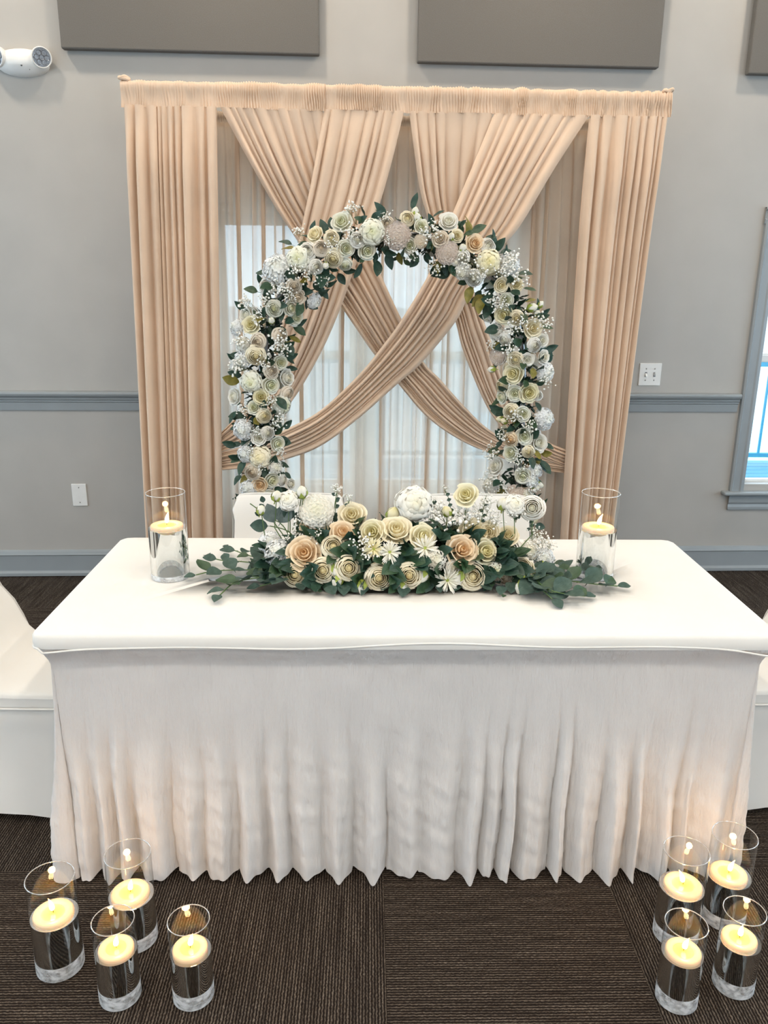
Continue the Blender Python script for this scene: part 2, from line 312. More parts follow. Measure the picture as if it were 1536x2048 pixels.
# blank plate and switch
def plate(name, u, z, wd, h, label, cat):
    t = empty(name, WMAT @ Vector((u, 0, z-h/2)), WANG, label, cat)
    bevel(MB().box(-wd/2, wd/2, -.007, -.0003, 0, h).build('cover_plate', MT['white_plastic'], t, smooth=False), .004, 3); return t
def screw(t, x, z):
    s_ = MB(); s_.lathe([(.0035, 0), (.0032, .0016), (.0001, .002)], 10, cap=False); s_.build('screw', MT['screw'], t, Matrix.Translation((x, -.007, z)) @ Matrix.Rotation(math.pi/2, 4, 'X'))
t = plate('blank_wall_plate', -1.64, .45, .078, .122, 'white blank wall plate low on the grey wall left of the drapes', 'wall plate'); screw(t, 0, .02); screw(t, 0, .102)
t = plate('light_switch', 1.39, 1.102, .118, .118, 'white double toggle light switch on the wall right of the drapes', 'light switch')
for x in (-.023, .023):
    screw(t, x, .029); screw(t, x, .089)
    MB().box(x-.006, x+.006, -.0075, -.006, .047, .071).build('slot', MT['lens'], t, smooth=False)
    up = 1 if x > 0 else -1
    tg = MB(); tg.add([(x-.0045, -.007, .052), (x+.0045, -.007, .052), (x+.0045, -.007, .066), (x-.0045, -.007, .066), (x-.004, -.020, .059+up*.009-.003), (x+.004, -.020, .059+up*.009-.003), (x+.004, -.020, .059+up*.009+.003), (x-.004, -.020, .059+up*.009+.003)], [(4,7,6,5),(0,4,5,1),(1,5,6,2),(2,6,7,3),(3,7,4,0)])
    bevel(tg.build('toggle', MT['white_plastic'], t, smooth=False), .001, 1)
# emergency light
ec = (atW(0, 118, 0)+atW(98, 132, 0))/2
t = empty('emergency_light', WMAT @ Vector((-1.70, 0, 2.45)), WANG, 'white emergency light with two round lamp heads at the top left', 'emergency light')
P = []
for i in range(15):
    a = math.pi*(i/14); row = []
    for k in range(24):
        b_ = math.pi*k/23; sx, sz = .118*(-math.cos(a)), .058
        q = math.sin(a)**.75; row.append((sx, -.072*q*math.sin(b_)**.8-.0005, .06+.058*q*(-math.cos(b_))))
    P.append(row)
MB().grid(P).build('body', MT['white_plastic'], t)
for s_ in (-1, 1):
    hd = Matrix.Translation((.098*s_, -.050, .075)) @ Matrix.Rotation(R_(28*s_), 4, 'Z') @ Matrix.Rotation(R_(98), 4, 'X')
    h = MB().lathe([(.026, -.034), (.040, -.02), (.0445, .0), (.0445, .010), (.0405, .011), (.039, .007)], 28, cap=False).build('lamp_head', MT['white_plastic'], t, hd)
    ln_ = MB(); ln_.lathe([(.039, .007), (.0001, .0075)], 28, cap=False); ln_.build('lens', MT['lens'], h)
    for k in range(7):
        r = 0 if k == 6 else .022; cup = MB().lathe([(.0001, .004), (.008, .005), (.0115, .0095)], 10, c=(r*math.cos(k*math.pi/3), r*math.sin(k*math.pi/3), .0), cap=False); cup.build('reflector', MT['lens'], h)
bt = MB().lathe([(.004, 0), (.004, .003), (.0001, .0035)], 10, cap=False); bt.build('test_button', MT['dark'], t, Matrix.Translation((.012, -.066, .037)) @ Matrix.Rotation(R_(65), 4, 'X'))
bt = MB().lathe([(.0025, 0), (.0025, .003), (.0001, .0035)], 10, cap=False); bt.build('indicator', MT['dark'], t, Matrix.Translation((.042, -.052, .024)) @ Matrix.Rotation(R_(50), 4, 'X'))

# ------------------------------------------------------------------ drapes
OFF = .30; ZR = 2.365                               # rod: distance from the wall and height
def folds(n, rnd, irr=.5):
    w_ = [1+irr*rnd.uniform(-1, 1) for _ in range(n)]; s_ = sum(w_); b_ = [0]
    for q in w_: b_.append(b_[-1]+q/s_)
    return b_
def drape(name, eL, eR, nf, label, mat, seed, parent=None, nu=64, per=12, ampk=.42, amax=.022, base=0., irr=.55, group=None, cat='curtain', fade_top=.12, sway=.012, skew=.45, pw=.5, gap=.10):
    """pleated cloth between two edge curves given in the wall frame"""
    rnd = random.Random(seed); B = folds(nf, rnd, irr); A_ = [rnd.uniform(.65, 1.15) for _ in range(nf)]; SK = [rnd.uniform(-skew, skew) for _ in range(nf)]
    PH = [rnd.uniform(0, 6.28) for _ in range(nf+1)]; FR = [rnd.uniform(2, 5) for _ in range(nf+1)]
    a = spline(eL, nu); b_ = spline(eR, nu); P = []
    for i in range(nu):
        t = i/(nu-1); row = []; wd = (b_[i]-a[i]).length; ac = (b_[i]-a[i]).normalized()
        bb = [B[k] + (0 if k in (0, nf) else sway/ max(.2, wd)*math.sin(PH[k]+FR[k]*t)*.35) for k in range(nf+1)]
        for k in range(nf):
            w_ = max(1e-4, (bb[k+1]-bb[k]))*wd; am = min(amax, ampk*w_*1.6)*A_[k]*(.35+.65*sstep(0, fade_top, t))
            for j in range(per if k < nf-1 else per+1):
                s_ = j/per; h = max(0., math.sin(math.pi*min(1, max(0, (s_-gap)/(1-2*gap)))))**pw
                p = a[i].lerp(b_[i], bb[k]+(bb[k+1]-bb[k])*s_) + ac*(SK[k]*h*w_*.5)
                row.append(p + Vector((0, -h*am-base, 0)))
        P.append(row)
    return MB().grid(P)
def pocket(u0, u1, z, off, seed, depth=.085, r=.021):
    rnd = random.Random(seed); n = int((u1-u0)/.0032); P = []
    fr = [(rnd.uniform(230, 420), rnd.uniform(0, 6.28), rnd.uniform(.4, 1)) for _ in range(4)]
    for i in range(n+1):
        u = u0+(u1-u0)*i/n; row = []; wob = .004*math.sin(9*u+seed)
        for q in range(13):
            if q < 7: an = math.pi*(1.05-q/6*1.05); y, zz = r*math.cos(an), r*math.sin(an); nrm = (y/r, zz/r); pt = (y, zz); lev = .6
            else: s_ = (q-6)/6; pt = (r*1.0-.004*math.sin(s_*3.1), -depth*s_+wob*s_); nrm = (1, 0); lev = 1.0
            sh = .006*math.sin(u*31+q*.3) ; h = 0
            for f_, ph, am in fr: h += am*math.sin((u+sh*(q-6)/6)*f_+ph+.25*math.sin(q*.7+ph))
            h = abs(h)/2.2*.016*lev
            d = (pt[0]+(nrm[0] if q >= 7 else pt[0]/r)*h, pt[1]+(0 if q >= 7 else pt[1]/r)*h)
            row.append((u, -off-d[0], z+d[1]))
        P.append(row)
    return MB().grid(P)
HZ = 208      # pixel row of the seam under the pocket
def top(px): p = atW(px, 150+(px-246)*38/1090+58, OFF+.022); return Vector((p.x, p.y, ZR-.08))
def PW(lst, off): return [atW(x, y, off) for x, y in lst]
def curtain_thing(name, label, x0, x1, seed, m_, mat=MT['drape']):
    ua, ub = top(x0).x, top(x1).x
    t = empty(name, WMAT @ Vector(((ua+ub)/2, -OFF, 0)), WANG, label, 'curtain', 'champagne drapes of the backdrop')
    inv = (WINV @ t.matrix_basis).inverted() if False else Matrix.Translation((-(ua+ub)/2, OFF, 0))
    c = m_.build('cloth', mat, t, inv); pocket(ua-.012, ub+.012, ZR, OFF, seed).build('rod_pocket', mat, t, inv); return t
def to_floor(lst, off):
    p = PW(lst, off); d = (p[-1]-p[-2]); k = (p[-1].z-.012)/-d.z; return p+[p[-1]+d*k]
def hung(px0, lst, off, k0=OFF+.022):
    return [top(px0)]+lst
# straight side drapes
lL = [top(248)]+to_floor([(262, 480), (288, 985)], OFF+.035); lR = [top(433)]+to_floor([(437, 480), (445, 985)], OFF+.035)
curtain_thing('side_drape', 'straight pleated champagne drape at the left end of the backdrop', 248, 433, 3, drape('d', lL, lR, 10, '', None, 12, amax=.068, ampk=.9, irr=.6, pw=.42))
rL = [top(1178)]+to_floor([(1155, 500), (1126, 985)], OFF+.035); rR = [top(1334)]+to_floor([(1295, 500), (1234, 985)], OFF+.035)
curtain_thing('side_drape', 'straight pleated champagne drape at the right end of the backdrop', 1180, 1334, 4, drape('d', rL, rR, 9, '', None, 23, amax=.068, ampk=.9, irr=.6, pw=.42))
# crossed swags: lower/left edge and upper/right edge of each, as they hang
SW = {
 'A': ([(440,208),(497,320),(548,410),(600,490),(640,555),(686,619),(749,710),(800,772),(854,834),(918,879),(983,908),(1060,935),(1140,948)],
       [(645,208),(665,330),(705,440),(750,525),(800,632),(847,723),(879,757),(933,817),(985,864),(1060,900),(1140,914)], .282, .295, 10, 'champagne swag from the left of the rod, passing behind the others to the right'),
 'C': ([(818,208),(838,370),(856,441),(885,560),(911,644),(926,701),(963,792),(992,842),(1040,890),(1100,922),(1140,936)],
       [(985,208),(965,330),(948,450),(945,560),(960,620),(985,690),(1005,760),(1040,830),(1090,880),(1140,902)], .300, .300, 7, 'narrow champagne swag from the middle of the rod falling to the right tie'),
 'B': ([(648,208),(625,350),(600,470),(575,600),(540,720),(500,800),(474,832),(435,872)],
       [(808,208),(782,330),(752,430),(710,535),(680,619),(643,703),(588,797),(530,860),(480,890),(435,906)], .348, .305, 8, 'champagne swag from left of the rod middle falling to the left tie'),
 'D': ([(988,208),(950,320),(901,437),(864,535),(805,636),(764,693),(717,750),(643,819),(581,854),(510,885),(435,906)],
       [(1178,208),(1108,339),(1040,452),(995,505),(938,592),(911,644),(842,727),(795,768),(717,837),(643,891),(581,916),(510,934),(435,941)], .388, .310, 9, 'frontmost champagne swag from the right of the rod sweeping across to the left tie')}
for k, (lo_e, up_e, om, oe, nf, lab) in SW.items():
    def edge(lst):
        n = len(lst)-1; out = [top(lst[0][0])]
        for i, (x, y) in enumerate(lst[1:], 1):
            t = i/n; of = OFF+.022+(om-OFF-.022)*sstep(0, .22, t); of = of+(oe-of)*sstep(.7, 1, t); out.append(atW(x, y, of))
        return out
    curtain_thing('crossed_swag', lab, lo_e[0][0], up_e[0][0], ord(k), drape('d', edge(lo_e), edge(up_e), nf, '', None, ord(k)*3, nu=80, amax=.030, ampk=.9, sway=.006, irr=.5, skew=.3, pw=.6, gap=.05))
# sheer panel behind
sh_t = empty('sheer_curtain', WMAT @ Vector((-.0, -.2, 0)), WANG, 'sheer pale champagne curtain glowing in front of the window behind the crossed swags', 'curtain')
sL = [atW(425, 245, .21)]+to_floor([(430, 480), (440, 985)], .21); sR = [atW(1195, 262, .21)]+to_floor([(1180, 500), (1150, 985)], .21)
drape('s', sL, sR, 44, '', None, 77, nu=30, per=9, gap=.0, amax=.03, ampk=1.0, irr=.65, skew=1.7, pw=.8).build('cloth', MT['sheer'], sh_t, Matrix.Translation((0, .2, 0)))
uL, uR = sL[0].x, sR[0].x; pocket(uL, uR, sL[0].z+.03, .19, 9, depth=.05, r=.016).build('rod_pocket', MT['sheer'], sh_t, Matrix.Translation((0, .2, 0)))
# stand that carries everything
st_ = empty('backdrop_stand', WMAT @ Vector((0, -OFF, 0)), WANG, 'metal pipe backdrop stand whose fabric-wrapped top bar carries the champagne drapes', 'backdrop stand')
u0, u1 = top(246).x-.004, top(1336).x+.004
MB().tube([(u0+.008, 0, ZR), (u1-.008, 0, ZR)], .017, 12).build('crossbar', MT['metal'], st_)
MB().tube([(uL-.05, .11, sL[0].z+.03), (uR+.05, .11, sL[0].z+.03)], .012, 10).build('rear_crossbar', MT['metal'], st_)
for u in (u0+.10, u1-.10):
    MB().tube([(u, 0, .012), (u, 0, ZR+.0)], .019, 12).build('upright', MT['metal'], st_)
    bevel(MB().box(u-.16, u+.16, -.13, .16, 0, .012).build('base_plate', MT['metal'], st_, smooth=False), .003, 1)
    sg = -1 if u < 0 else 1
    fin = MB()
    for k in range(4): fin.tube([(u+sg*.082+.016*math.cos(a)+.004*k*sg, .014*math.sin(a)*.9-.004, ZR+.026+.004*math.sin(2*a+k)+.002*k) for a in [2*math.pi*i/14 for i in range(14)]], .0065, 6, True)
    fin.build('fabric_wrap', MT['drape'], st_)
    br = MB().tube([(u, 0, sL[0].z+.03), (u*.97, .11, sL[0].z+.03)], .008, 8).build('bracket', MT['metal'], st_)

# ------------------------------------------------------------------ table and its cloth
TW, TD, TH = 1.83, .76, .745
tb = empty('folding_table', (0, 0, 0), 0, 'long folding table hidden under the white ruffled cloth', 'table')
MB().box(-TW/2+.02, TW/2-.02, -TD/2+.02, TD/2-.02, TH-.035, TH-.006).build('tabletop', MT['wood'], tb, smooth=False)
for x in (-.72, .72):
    for y in (-.24, .24): MB().tube([(x, y, .0), (x, y, TH-.035)], .013, 8).build('leg', MT['metal'], tb)
tc_ = empty('tablecloth', (0, 0, 0), 0, 'white stretch tablecloth with a long crinkled ruffle skirt on the head table', 'tablecloth')
def rrect(hw, hd, r, n):
    """points and outward normals around a rounded rectangle, starting mid back, n samples"""
    segs = [((hw-r, -hd), (1, 0), 0)]; per = []; st = .004
    import itertools
    cs = [(hw-r, -(hd-r), -90), (hw-r, hd-r, 0), (-(hw-r), hd-r, 90), (-(hw-r), -(hd-r), 180)]
    L1, L2, La = 2*(hw-r), 2*(hd-r), math.pi*r/2; tot = 2*L1+2*L2+4*La; out = []
    for k in range(n):
        s_ = tot*k/n
        for i, ln_ in enumerate((L1, La, L2, La, L1, La, L2, La)):
            if s_ <= ln_ or i == 7: break
            s_ -= ln_
        if i % 2 == 0:
            q = i//2; nx, ny = [(0, -1), (1, 0), (0, 1), (-1, 0)][q]; tx, ty = -ny, nx
            bx, by = [(-(hw-r), -hd), (hw, -(hd-r)), (hw-r, hd), (-hw, hd-r)][q]; out.append((bx+tx*s_, by+ty*s_, nx, ny))
        else:
            cx, cy, a0 = cs[i//2]; a = math.radians(a0)+s_/r; out.append((cx+r*math.cos(a), cy+r*math.sin(a), math.cos(a), math.sin(a)))
    return out, tot
n = 240; rr, tot = rrect(TW/2, TD/2, .03, n); P = []
for ins, z in ((.0, TH-.038), (-.002, TH-.030), (-.001, TH-.010), (.003, TH-.003), (.009, TH), (.08, TH+.0002), (.2, TH+.0002), (.36, TH)):
    rr2, _ = rrect(TW/2-ins, TD/2-ins, max(.004, .03-ins*.3), n); P.append([(x, y, z) for x, y, nx, ny in rr2])
tp = MB().grid(P, False, True); tp.f.append(tuple(len(tp.v)-n+k for k in range(n))); tp.build('top_cover', MT['spandex'], tc_)
# seam that ripples along the front edge
sm = []
rr, tot = rrect(TW/2+.001, TD/2+.001, .031, 420)
for k, (x, y, nx, ny) in enumerate(rr):
    z = TH-.030-.006*math.sin(k*.055)-.004*math.sin(k*.13+1)-.016*math.exp(-((abs(x)-TW/2)/.09)**2); sm.append((x, y, z))
MB().tube(sm, .0028, 6, True).build('edge_seam', MT['spandex'], tc_)
def skirt():
    rnd = random.Random(41); nper = 1700; rows = 56; rr, tot = rrect(TW/2, TD/2, .035, nper); nf = 70
    B = folds(nf, rnd, .55); A_ = [rnd.uniform(.45, 1.2) for _ in range(nf)]; ST = [rnd.uniform(-.09, .06) for _ in range(nf)]; HM = [rnd.uniform(-.010, .006) for _ in range(nf)]; PH = [rnd.uniform(0, 6.28) for _ in range(nf)]; SKW = [rnd.uniform(.65, 1.5) for _ in range(nf)]
    P = []
    for i in range(rows):
        q = i/(rows-1); z = TH-.030-(TH-.030-.010)*q; row = []
        for k in range(nper):
            x, y, nx, ny = rr[k]; s_ = k/nper; s2 = (s_+.0011*math.sin(5*z+s_*40)*(1-q*.4)+.0006*math.sin(17*z+s_*91)) % 1.0
            lo2, hi = 0, nf
            while hi-lo2 > 1:
                md = (lo2+hi)//2
                if B[md] <= s2: lo2 = md
                else: hi = md
            f_ = lo2; t = (s2-B[f_])/(B[f_+1]-B[f_]); g = sstep(.58+ST[f_], .20, z)
            t2 = t**SKW[f_]; h = .5-.5*math.cos(2*math.pi*t2); h = h**(1-.35*g)
            h += .16*g*math.sin(2*math.pi*t*2+PH[f_]+3*z)*math.sin(math.pi*t)
            ins = .004+.030*sstep(0, .10, q) + (.010*q if abs(ny) > .6 else -.030*q*abs(nx))
            am = .052*A_[f_]*g*(.7+.3*sstep(.4, 1, q))
            cr = (.0022*math.sin(43*z+150*s_+PH[f_])*math.sin(31*z-90*s_+PH[f_])+.0012*math.sin(120*z+400*s_+PH[f_]))*g
            d = -ins + (h-.5)*am + cr
            zz = z + (HM[f_]+.004*(1-h)*g)*sstep(.8, 1, q)
            row.append((x+nx*d, y+ny*d, max(.003, zz)))
        P.append(row)
    return MB().grid(P, False, True)
skirt().build('ruffle_skirt', MT['skirt'], tc_)

# ------------------------------------------------------------------ covered chairs
def chair(loc, rz, label, group):
    t = empty('covered_chair', loc, rz, label, 'chair', group)
    prof = [(-.035, .0), (-.03, .2), (-.018, .45), (-.014, .65), (-.006, .755), (.004, .770), (.018, .775), (.034, .765), (.052, .735), (.070, .70), (.085, .66), (.108, .61), (.142, .565), (.166, .51), (.185, .468), (.215, .436), (.30, .432), (.41, .430), (.436, .425), (.444, .41), (.446, .385)]
    W2 = .205; P = []; NY = 22
    for x, z in prof:
        row = []; hw = W2 - (.018*sstep(.73, .776, z)**2 if x < .2 else 0) + (.010 if x < .06 and z > .5 else 0)
        for j in range(NY+1):
            s_ = -1+2*j/NY; y = hw*math.sin(s_*math.pi/2)**1 if abs(s_) < 1 else hw*s_
            e_ = abs(s_)**8; nz = -.016*e_ if z > .38 and x >= .0 else 0
            sag = .018*(1-s_*s_)*sstep(.85, .6, z)*sstep(.44, .52, z) if x > .03 else 0
            hem = .035*(1-s_*s_) if z == 0 else 0
            row.append((x-sag, y, z+nz+hem))
        P.append(row)
    MB().grid(P).build('seat_and_back_cover', MT['spandex'], t)
    bot = []
    fr_ = [(-.035+.0, -W2), (.446, -W2)]
    m_ = MB()
    # front drop
    Pf = []
    for i in range(9):
        q = i/8; row = []
        for j in range(NY+1):
            s_ = -1+2*j/NY; row.append((.446-.012*math.sin(math.pi*q)+.012*q, W2*math.sin(s_*math.pi/2)*(1-.04*math.sin(math.pi*q)), .385*(1-q)+.0+q*.04*(1-s_*s_)))
        Pf.append(row)
    m_.grid(Pf).build('front_drop', MT['spandex'], t)
    # two side drops under the seat and beside the back
    for sd in (-1, 1):
        top_c = [p for p in prof if p[0] >= -.02 and p[1] >= .44] ; top_c = [(-.018, .45)] + [(x, z-.012) for x, z in prof[4:]]
        Ps = []
        for i in range(11):
            q = i/10; row = []
            for x, z in prof[4:]:
                xs = (x+.035)/.481; zb = .035*4*xs*(1-xs); zz = (z-.014)*(1-q)+zb*q
                row.append((x+(.012*q if x > .4 else -.03*q if x < .05 else 0), sd*(W2+(.008 if z > .5 else -.001)-.014*math.sin(math.pi*q)*(1 if z < .5 else .6)), zz))
            Ps.append(row)
        MB().grid(Ps).build('side_drop', MT['spandex'], t)
    band = [(.02, -W2-.003, .387), (.22, -W2-.003, .386), (.43, -W2-.002, .384), (.449, -W2+.02, .383), (.450, 0, .382), (.449, W2-.02, .383), (.43, W2+.002, .384), (.22, W2+.003, .386), (.02, W2+.003, .387)]
    MB().tube(spline(band, 50), .0032, 6).build('seat_seam', MT['spandex'], t)
    pip = [(.028, -W2-.008, .58), (.030, -W2-.008, .69), (.022, -W2+.002, .745), (.018, -W2+.03, .773), (.018, 0, .7765), (.018, W2-.03, .773), (.022, W2-.002, .745), (.030, W2+.008, .69), (.028, W2+.008, .58)]
    MB().tube(spline(pip, 60), .0038, 6).build('back_piping', MT['spandex'], t)
    for sd in (-1, 1):
        for x in (-.02, .43): MB().lathe([(.014, 0), (.014, .03), (.010, .05), (.010, .38)], 8, c=(x*.93, sd*(W2-.03), 0)).build('leg', MT['metal'], t)
chair((-.404, .845, 0), -math.pi/2, 'white covered chair behind the table, in front of the left arch foot', 'white covered chairs')
chair((.312, .845, 0), -math.pi/2, 'white covered chair behind the table, in front of the right arch foot', 'white covered chairs')
chair((-1.405, .105, 0), 0, 'white covered chair standing at the left end of the table', 'white covered chairs')
chair((1.42, .13, 0), math.pi, 'white covered chair at the right end of the table, cut by the picture edge', 'white covered chairs')

# ------------------------------------------------------------------ candles in water
def vase(p, r, h, wl, label_v, label_c, seed, where):
    rnd = random.Random(seed); bt_ = .020
    t = empty('glass_cylinder_vase', p, rnd.uniform(0, 6), label_v, 'vase', 'clear cylinder vases with water')
    g = MB(); g.lathe([(r, bt_*.2), (r, h)], 64, cap=False); g.build('glass_wall', MT['glass'], t)
    MB().tube([(r*math.cos(a)*.985, r*math.sin(a)*.985, h) for a in [2*math.pi*k/40 for k in range(40)]], .0012, 6, True).build('rim', MT['rim'], t)
    hb = .016 if p[2] > .5 else .040
    sharp(MB().lathe([(r*.80, .0006), (r*.95, .0012), (r*1.004, .004), (r*1.004, hb), (r*.994, hb+.001)], 64, cap=False).build('glow_painted_base', MT['base'], t))  # outer sheet, its white paints the bright band of light in the glass bottom
    sharp(MB().lathe([(.0001, .0018), (r*.90, .0018), (r*.985, .006), (r*.985, wl), (.0001, wl)], 72, cap=False).build('water', MT['water'], t))
    rc = r*.85
    an = rnd.uniform(0, 6.28); off = (r*.93-rc)*.5
    c = empty('floating_candle', Vector(p)+Vector((off*math.cos(an), off*math.sin(an), wl-.018)), 0, label_c, 'candle', 'lit floating candles')
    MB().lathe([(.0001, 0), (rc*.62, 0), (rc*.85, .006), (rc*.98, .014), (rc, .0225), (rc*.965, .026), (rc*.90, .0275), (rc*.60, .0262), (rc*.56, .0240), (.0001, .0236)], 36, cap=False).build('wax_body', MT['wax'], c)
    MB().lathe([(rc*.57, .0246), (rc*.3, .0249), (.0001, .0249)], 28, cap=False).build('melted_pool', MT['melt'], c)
    ln_ = Vector((rnd.uniform(-.35, .35), rnd.uniform(-.1, .1), 1))
    MB().tube([(0, 0, .023), (.0005, 0, .030), (ln_.x*.006, ln_.y*.006, .0345)], .0009, 6).build('wick', MT['wick'], c)
    fh = rnd.uniform(.028, .036); pts = []; rad = []
    for k in range(9):
        q = k/8; pts.append((ln_.x*(.004+fh*q*q*1.0), ln_.y*(.004+fh*q), .030+fh*q)); rad.append(max(.0002, .0062*math.sin(math.pi*min(1, q**.62))**.9*(1-.35*q)+.0001))
    fl = MB().tube(pts, rad, 10).build('flame', MT['flame'], c)
    ld = bpy.data.lights.new('candle_light', 'POINT'); ld.energy = FLAME_W; ld.color = (1, .50, .17); ld.shadow_soft_size = .008
    lo2 = bpy.data.objects.new('candle_glow', ld); COL.objects.link(lo2); lo2.parent = c; lo2.location = (ln_.x*.02, ln_.y*.02, .058)
T_, S_ = (.0540, .250), (.0460, .210)
VS = [((-.667, .012, TH+.0005), T_, .148, 'on the table left of the flowers'), ((.560, .034, TH+.0005), T_, .142, 'on the table right of the flowers'),
      ((-.826, -.616, .0005), T_, .147, 'on the carpet, leftmost of all'), ((-.672, -.537, .0005), T_, .132, 'on the left carpet, close against the table skirt'),
      ((-.660, -.701, .0005), S_, .129, 'on the left carpet, short, between two others'), ((-.494, -.702, .0005), S_, .126, 'on the left carpet, short and nearest the middle'),
      ((.673, -.535, .0005), T_, .146, 'on the right carpet, tall and nearest the middle'), ((.816, -.480, .0005), T_, .132, 'on the right carpet, farthest back against the skirt'),
      ((.606, -.721, .0005), S_, .131, 'on the right carpet, frontmost'), ((.753, -.684, .0005), S_, .128, 'on the right carpet, short, by the edge')]
for i, (p, (r, h), wl, wh) in enumerate(VS): vase(p, r, h, wl, 'clear glass cylinder of water '+wh, 'lit cream floating candle in the cylinder '+wh, 100+i, wh)

# ------------------------------------------------------------------ flower meshes, unit radius, facing +Z
def petal_patch(m_, a0, wd, prof, rnd, ns=6, ruf=.04, drop=.22, tw=.12):
    n = len(prof); P = []
    ph = rnd.uniform(0, 6.28)
    for j in range(n):
        t = j/(n-1); row = []
        for i in range(ns+1):
            s_ = -1+2*i/ns; tt = t*(1-drop*abs(s_)**3); q = tt*(n-1); k = min(n-2, int(q)); fr = q-k
            r = prof[k][0]+(prof[k+1][0]-prof[k][0])*fr; z = prof[k][1]+(prof[k+1][1]-prof[k][1])*fr
            r *= 1+tw*s_*.5+ruf*t*t*math.sin(3*s_+ph); z += ruf*1.3*t*t*math.sin(4*s_+ph*2)
            a = a0+s_*wd*(.45+.55*math.sin(min(1, t*1.15+.1)*math.pi*.5)); row.append((r*math.cos(a), r*math.sin(a), z))
        P.append(row)
    m_.grid(P)
def rose(seed, open_=1.0):
    rnd = random.Random(seed); m_ = MB(); g = 0
    for cnt, wd, prof in ((3, 1.5, [(.02, -.2), (.10, .15), (.15, .45), (.10, .60)]), (3, 1.15, [(.05, -.3), (.24, .1), (.30, .42), (.25, .60)]), (4, .95, [(.06, -.4), (.40, .0), (.46, .32), (.45, .50), (.50, .55)]),
                          (5, .82, [(.08, -.45), (.56, -.1), (.66, .20), (.70, .36), (.79, .38)]), (6, .72, [(.08, -.5), (.68, -.28), (.86, .02), (.94, .14), (1.04, .12)])):
        for k in range(cnt):
            g += 2.399 if cnt < 4 else 2*math.pi/cnt
            sc = rnd.uniform(.94, 1.06); petal_patch(m_, g+rnd.uniform(-.15, .15), wd, [(r*sc*(1 if r < .3 else open_), z*sc) for r, z in prof], rnd)
        g += .6
    return m_.mesh('rose')
def ranunculus(seed):
    rnd = random.Random(seed); m_ = MB(); g = 0
    for rim, zr, cnt, wd in ((.09, .50, 3, 1.3), (.22, .52, 4, .95), (.36, .51, 5, .80), (.51, .48, 5, .80), (.67, .42, 6, .76), (.82, .32, 6, .80), (.95, .18, 6, .80)):
        for k in range(cnt):
            s_ = rim*rnd.uniform(.93, 1.06); z_ = zr+rnd.uniform(-.05, .05)
            petal_patch(m_, g+2*math.pi*k/cnt+rnd.uniform(-.2, .2), wd, [(s_*.35, -.55), (s_*.98+.06, -.25), (s_*1.12+.05, .05 if rim < .8 else -.12), (s_*1.08+.02, z_*.8), (s_, z_)], rnd, ruf=.03, drop=.10, tw=.09)
        g += .7
    m_.lathe([(.30, .0), (.24, .28), (.10, .42), (.001, .46)], 12, cap=False)
    return m_.mesh('ranunculus')
def peony(seed):
    rnd = random.Random(seed); m_ = MB(); m_.lathe([(.25, -.55), (.86, -.2), (.82, .25), (.47, .56), (.001, .68)], 16, cap=False)
    for th, cnt, hw in ((12, 3, .34), (30, 6, .34), (48, 8, .36), (66, 9, .38), (86, 9, .42), (106, 8, .44)):
        for k in range(cnt):
            ph = 2*math.pi*(k+rnd.uniform(-.25, .25))/cnt+th; P = []; r0 = rnd.uniform(.93, 1.06); q1 = rnd.uniform(0, 6.28); t0 = th+rnd.uniform(-5, 5)
            for dth, rr_, w_ in ((26, .66, .45), (14, .88, .85), (2, .99, 1.0), (-8, 1.02, .92), (-15, .97, .55)):
                a = R_(max(1, t0+dth)); row = []
                for i in range(5):
                    s_ = -1+i/2; r = rr_*r0*(1+.05*math.sin(3*s_+q1)*(1 if dth < 5 else .2)-.05*s_*s_)
                    d = Vector((math.sin(a)*math.cos(ph), math.sin(a)*math.sin(ph), math.cos(a))); tg = Vector((-math.sin(ph), math.cos(ph), 0)); v = (d+tg*s_*hw*w_); v = v.normalized()*r; row.append((v.x, v.y, v.z*.82-.05))
                P.append(row)
            m_.grid(P)
    return m_.mesh('peony')
def pompon(seed):
    rnd = random.Random(seed); m_ = MB(); n = 150; m_.lathe([(.3, -.45), (.80, -.15), (.74, .28), (.42, .60), (.001, .72)], 14, cap=False)
    for k in range(n):
        th = math.acos(1-1.35*(k+.5)/n); ph = k*2.39996; d = Vector((math.sin(th)*math.cos(ph), math.sin(th)*math.sin(ph), math.cos(th)))
        a = d.cross(Vector((0, 0, 1)));  a = a.normalized() if a.length > .01 else Vector((1, 0, 0)); b_ = a.cross(d)
        w_ = .115; q = rnd.uniform(.94, 1.05); bs = Vector((d.x, d.y, d.z*.82)); o_ = bs*.72
        tip = bs*q+b_*.05; m_.add([o_-a*w_*.6, o_+a*w_*.6, bs*.93*q+a*w_-b_*.02, tip+a*w_*.45, tip-a*w_*.45, bs*.93*q-a*w_-b_*.02, bs*.87*q], [(0, 1, 6), (1, 2, 6), (2, 3, 6), (3, 4, 6), (4, 5, 6), (5, 0, 6)])
    return m_.mesh('pompon_flower', False)
